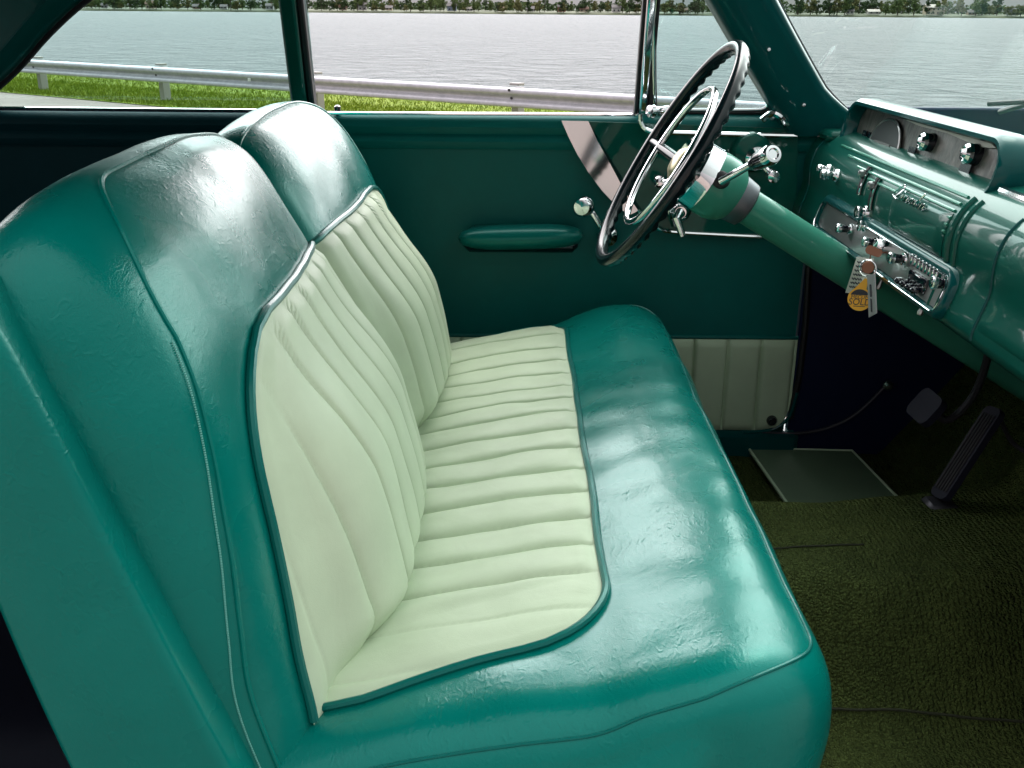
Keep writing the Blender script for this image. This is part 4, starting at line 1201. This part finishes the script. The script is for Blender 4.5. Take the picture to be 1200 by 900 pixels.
# gear lever
b0 = at(846, 212, 1.686); e0 = at(882, 192, 1.62); e1 = at(913, 177, 1.55)
ax = (e1 - e0).normalized()
MB().lathe(b0 + Vector((0, .012, 0)), (b0 - (WC + CA * .12)).normalized(), [(-.01, .016), (.004, .0145), (.007, .011), (.008, 0)], 20).build('lever_boot', M['black'], col)
MB().tube([b0, b0.lerp(e0, .5), e0], [.0075, .0065, .006], 10).build('gear_lever', M['chrome'], col)
MB().lathe(e0 - ax * .004, ax, [(0, .007), (.01, .012), (.03, .0145), (.05, .0145)], 20).build('lever_knob', M['gloss_black'], col)
mb = MB(); mb.lathe(e0 + ax * .045, ax, [(0, .0155), (.012, .016), (.018, .013), (.0185, .009), (.016, .007), (.016, 0)], 20); mb.build('lever_cap', M['chrome'], col)

# ---------- pedals
bp_c = at(1089, 480, 1.70); nrm_ = Vector((-.80, -.05, .58)).normalized()
Fm = frame(bp_c, (0, -1, .02), nrm_)
def plate(Fm, w_, h_, r__, th, inset=0):
    pts = [Fm @ Vector((a, b_, 0)) for a, b_ in rrect(w_, h_, r__, 6)]
    return pts
mb = MB()
pp = plate(Fm, .076, .058, .016, .012); mb.prism(pp, nrm_, .014)
mb.build('brake_pedal', M['pedal'], car)
bpo = [o for o in S.objects if o.name == 'brake_pedal'][0]
MB().tube(cr([tuple(bp_c + Vector((.01, 0, -.005))), tuple(at(1112, 492, 1.69)), tuple(at(1140, 465, 1.67)), tuple(at(1157, 420, 1.65)), tuple(at(1163, 370, 1.63))], 24), .007, 8, flat=1.6).build('pedal_arm', M['steel'], bpo)
a0, a1 = at(1103, 586, 1.56), at(1171, 481, 1.60)
along = (a1 - a0); side = Vector((0.12, -1, .03)); nr = side.cross(along).normalized()
if nr.x > 0: nr = -nr
Fm = frame((a0 + a1) / 2, along, nr)
mb = MB(); mb.prism(plate(Fm, along.length, .042, .012, .01), nr, .012)
acc = mb.build('accelerator_pedal', M['pedal'], car)
for k in (-.014, -.007, 0, .007, .014):
    MB().tube([Fm @ Vector((-along.length * .42, k, .0135)), Fm @ Vector((along.length * .42, k, .0135))], .0016, 6).build('tread_rib', M['black'], acc)
MB().tube(cr([tuple(a1), tuple(at(1176, 500, 1.62)), tuple(at(1190, 522, 1.62)), tuple(at(1215, 535, 1.60))], 16), .004, 8).build('throttle_rod', M['steel'], acc)
mb = MB(); mb.box(a0 + Vector((.0, .0, -.012)), (.05, .05, .02), None, .006); mb.build('pedal_hinge', M['steel'], acc)

# ---------- loose things in the cabin
cor = [atz(877, 530, .278), atz(985, 532, .278), atz(1048, 588, .278), atz(1075, 614, .278), atz(965, 640, .278), atz(918, 598, .278)]
mb = MB(); q0 = [Vector((.535, 2.085, .279)), Vector((.745, 2.085, .279)), Vector((.76, 1.76, .281)), Vector((.545, 1.76, .281))]
q0 = [atz(877, 530, .279), atz(998, 533, .279), atz(1053, 590, .279), atz(1085, 625, .281), atz(950, 635, .281)]
mb.prism([q0[0], q0[1], q0[2], q0[3], q0[4]], (0, 0, 1), .010); fm = mb.build('floor_mat', M['mat'], None)
tag(fm, 'flat grey green floor mat lying on the carpet below the pedals', 'floor mat')
MB().tube([p + Vector((0, 0, .009)) for p in q0], .004, 6, closed=True).build('mat_binding', M['palepanel'], fm)

kx = .560
def tagpt(px, py, x_=None): return atx(px, py, x_ if x_ else kx)
ko = onface(1025, 295)
mb = MB(); ax = Vector((-1, -.1, .05)).normalized(); o_ = tagpt(1024, 294.5, .570)
brass = mat('worn_brass', (.20, .095, .06), .35, .8)
Fm = frame(o_, (-.5, .5, .1), (-.3, -1, .3))
mb.prism([Fm @ Vector((a, b_, 0)) for a, b_ in rrect(.026, .014, .006, 6)], Fm.to_3x3() @ Vector((0, 0, 1)), .003)
mb.tube([o_ + Vector((.004, 0, 0)), o_ + Vector((.03, -.004, 0))], .003, 6)
ky = mb.build('ignition_key', brass, None); tag(ky, 'brass key turned in the ignition lock on the dashboard', 'key')
rg = tagpt(1017, 314.5, .556)
mb = MB(); vw = (Vector((0, 0, EYE)) - rg).normalized(); vw = (vw + Vector((-.25, -.1, .0))).normalized()
Fd = frame(rg, (1, 0, 0), vw)
mb.tube([Fd @ Vector((.0125 * math.cos(a), .0125 * math.sin(a), 0)) for a in np.linspace(0, 2 * PI, 40, endpoint=False)], .0013, 8, closed=True)
mb.tube([Fd @ Vector((.002, .012, 0)), o_ + Vector((-.004, 0, -.004))], .0012, 6)
kr = mb.build('key_ring', M['chrome'], None); tag(kr, 'thin metal key ring hanging below the ignition lock', 'key ring')
mb = MB(); mb.lathe(Fd @ Vector((0, .001, -.004)), vw, [(-.001, .0095), (.0, .010), (.002, .010), (.003, .009), (.003, 0)], 28)
sk = mb.build('spare_key', brass, None); tag(sk, 'round brown spare key head hanging on the key ring', 'key')
# paper tag
def quadthing(name, pts, x_, nrm, th, m_):
    P_ = [atx(px, py, x_) for px, py in pts]; mb = MB(); mb.prism(P_, nrm, th); return mb.build(name, m_, None, smooth=False), P_
paper = mat('paper', (.72, .68, .64), .8); ink = mat('ink', (.05, .05, .06), .8)
pt, P_ = quadthing('paper_tag', [(1004, 301), (1024.5, 303), (1011, 345), (990.5, 343)], .572, (1, 0, 0), .0012, paper)
tag(pt, 'white paper tag with rows of small print hanging behind the round yellow tag', 'tag')
for k in range(7):
    f0 = .13 + .115 * k; a_, b_ = P_[0].lerp(P_[3], f0), P_[1].lerp(P_[2], f0); mb = MB()
    x_ = .16
    while x_ < .66:
        w2 = random.uniform(.06, .14); p, q = a_.lerp(b_, x_), a_.lerp(b_, min(.72, x_ + w2)); mb.box((p + q) / 2 + Vector((-.0008, 0, 0)), (.0012, (p - q).length, .0022)); x_ += w2 + .04
    mb.build('print_row', ink, pt, smooth=False)
# round yellow tag
yel = mat('yellow_plastic', (.95, .47, .02), .4)
cy = tagpt(1007.5, 350.5, .560); Fy = frame(cy, (1, .0, .0), (Vector((0, 0, EYE)) - cy).normalized() + Vector((-.15, 0, -.1)))
mb = MB(); out = [(.0188 * math.cos(a), .0188 * math.sin(a)) for a in np.linspace(R(60), R(-240), 44)]
out = out + [(-.001, .026), (.006, .034), (.011, .032)]
mb.prism([Fy @ Vector((a, b_, 0)) for a, b_ in out], Fy.to_3x3() @ Vector((0, 0, 1)), .0016)
yt = mb.build('round_tag', yel, None); tag(yt, 'round yellow plastic tag lettered SOLD hanging from the key ring', 'tag')
mb = MB(); pts = [(.0160 * math.cos(a), .0160 * math.sin(a)) for a in np.linspace(R(25), R(155), 20)]
mb.prism([Fy @ Vector((a, b_, .0018)) for a, b_ in pts], Fy.to_3x3() @ Vector((0, 0, 1)), .0003); mb.build('tag_band', ink, yt, smooth=False)
for s_, sz, yy, m_ in (("MECUM", .0088, .0032, ink), ("SOLD", .0150, -.0050, ink)):
    vs, fs = text_mesh(s_, sz, .0002, .15)
    MB().add([Fy @ (Vector((v.x * .92, v.y + yy, v.z + .0020))) for v in vs], fs).build('lettering', m_, yt, smooth=False)
mb = MB(); mb.box((0, 0, 0), (.018, .0010, .0004)); 
mb.v = [tuple(Fy @ (Vector(p) + Vector((0, -.0115, .002)))) for p in mb.v]; mb.build('rule', ink, yt, smooth=False)
# strip tag
st, P_ = quadthing('strip_tag', [(1016, 322), (1025, 321), (1027, 367), (1018, 372)], .552, (1, 0, 0), .0012, mat('grey_plastic', (.36, .36, .37), .45))
tag(st, 'narrow grey plastic strip tag hanging in front of the round yellow tag', 'tag')
mb = MB(); a_, b_ = P_[0].lerp(P_[1], .5), P_[3].lerp(P_[2], .5)
for (f0, f1, o2, ww) in ((.25, .55, 0, .0030), (.60, .92, .002, .0012), (.60, .92, -.002, .0012)):
    p, q = a_.lerp(b_, f0) + Vector((-.0012, o2, 0)), a_.lerp(b_, f1) + Vector((-.0012, o2, 0)); mb.tube([p, q], ww * .5, 6)
mb.build('print_row', ink, st, smooth=False)
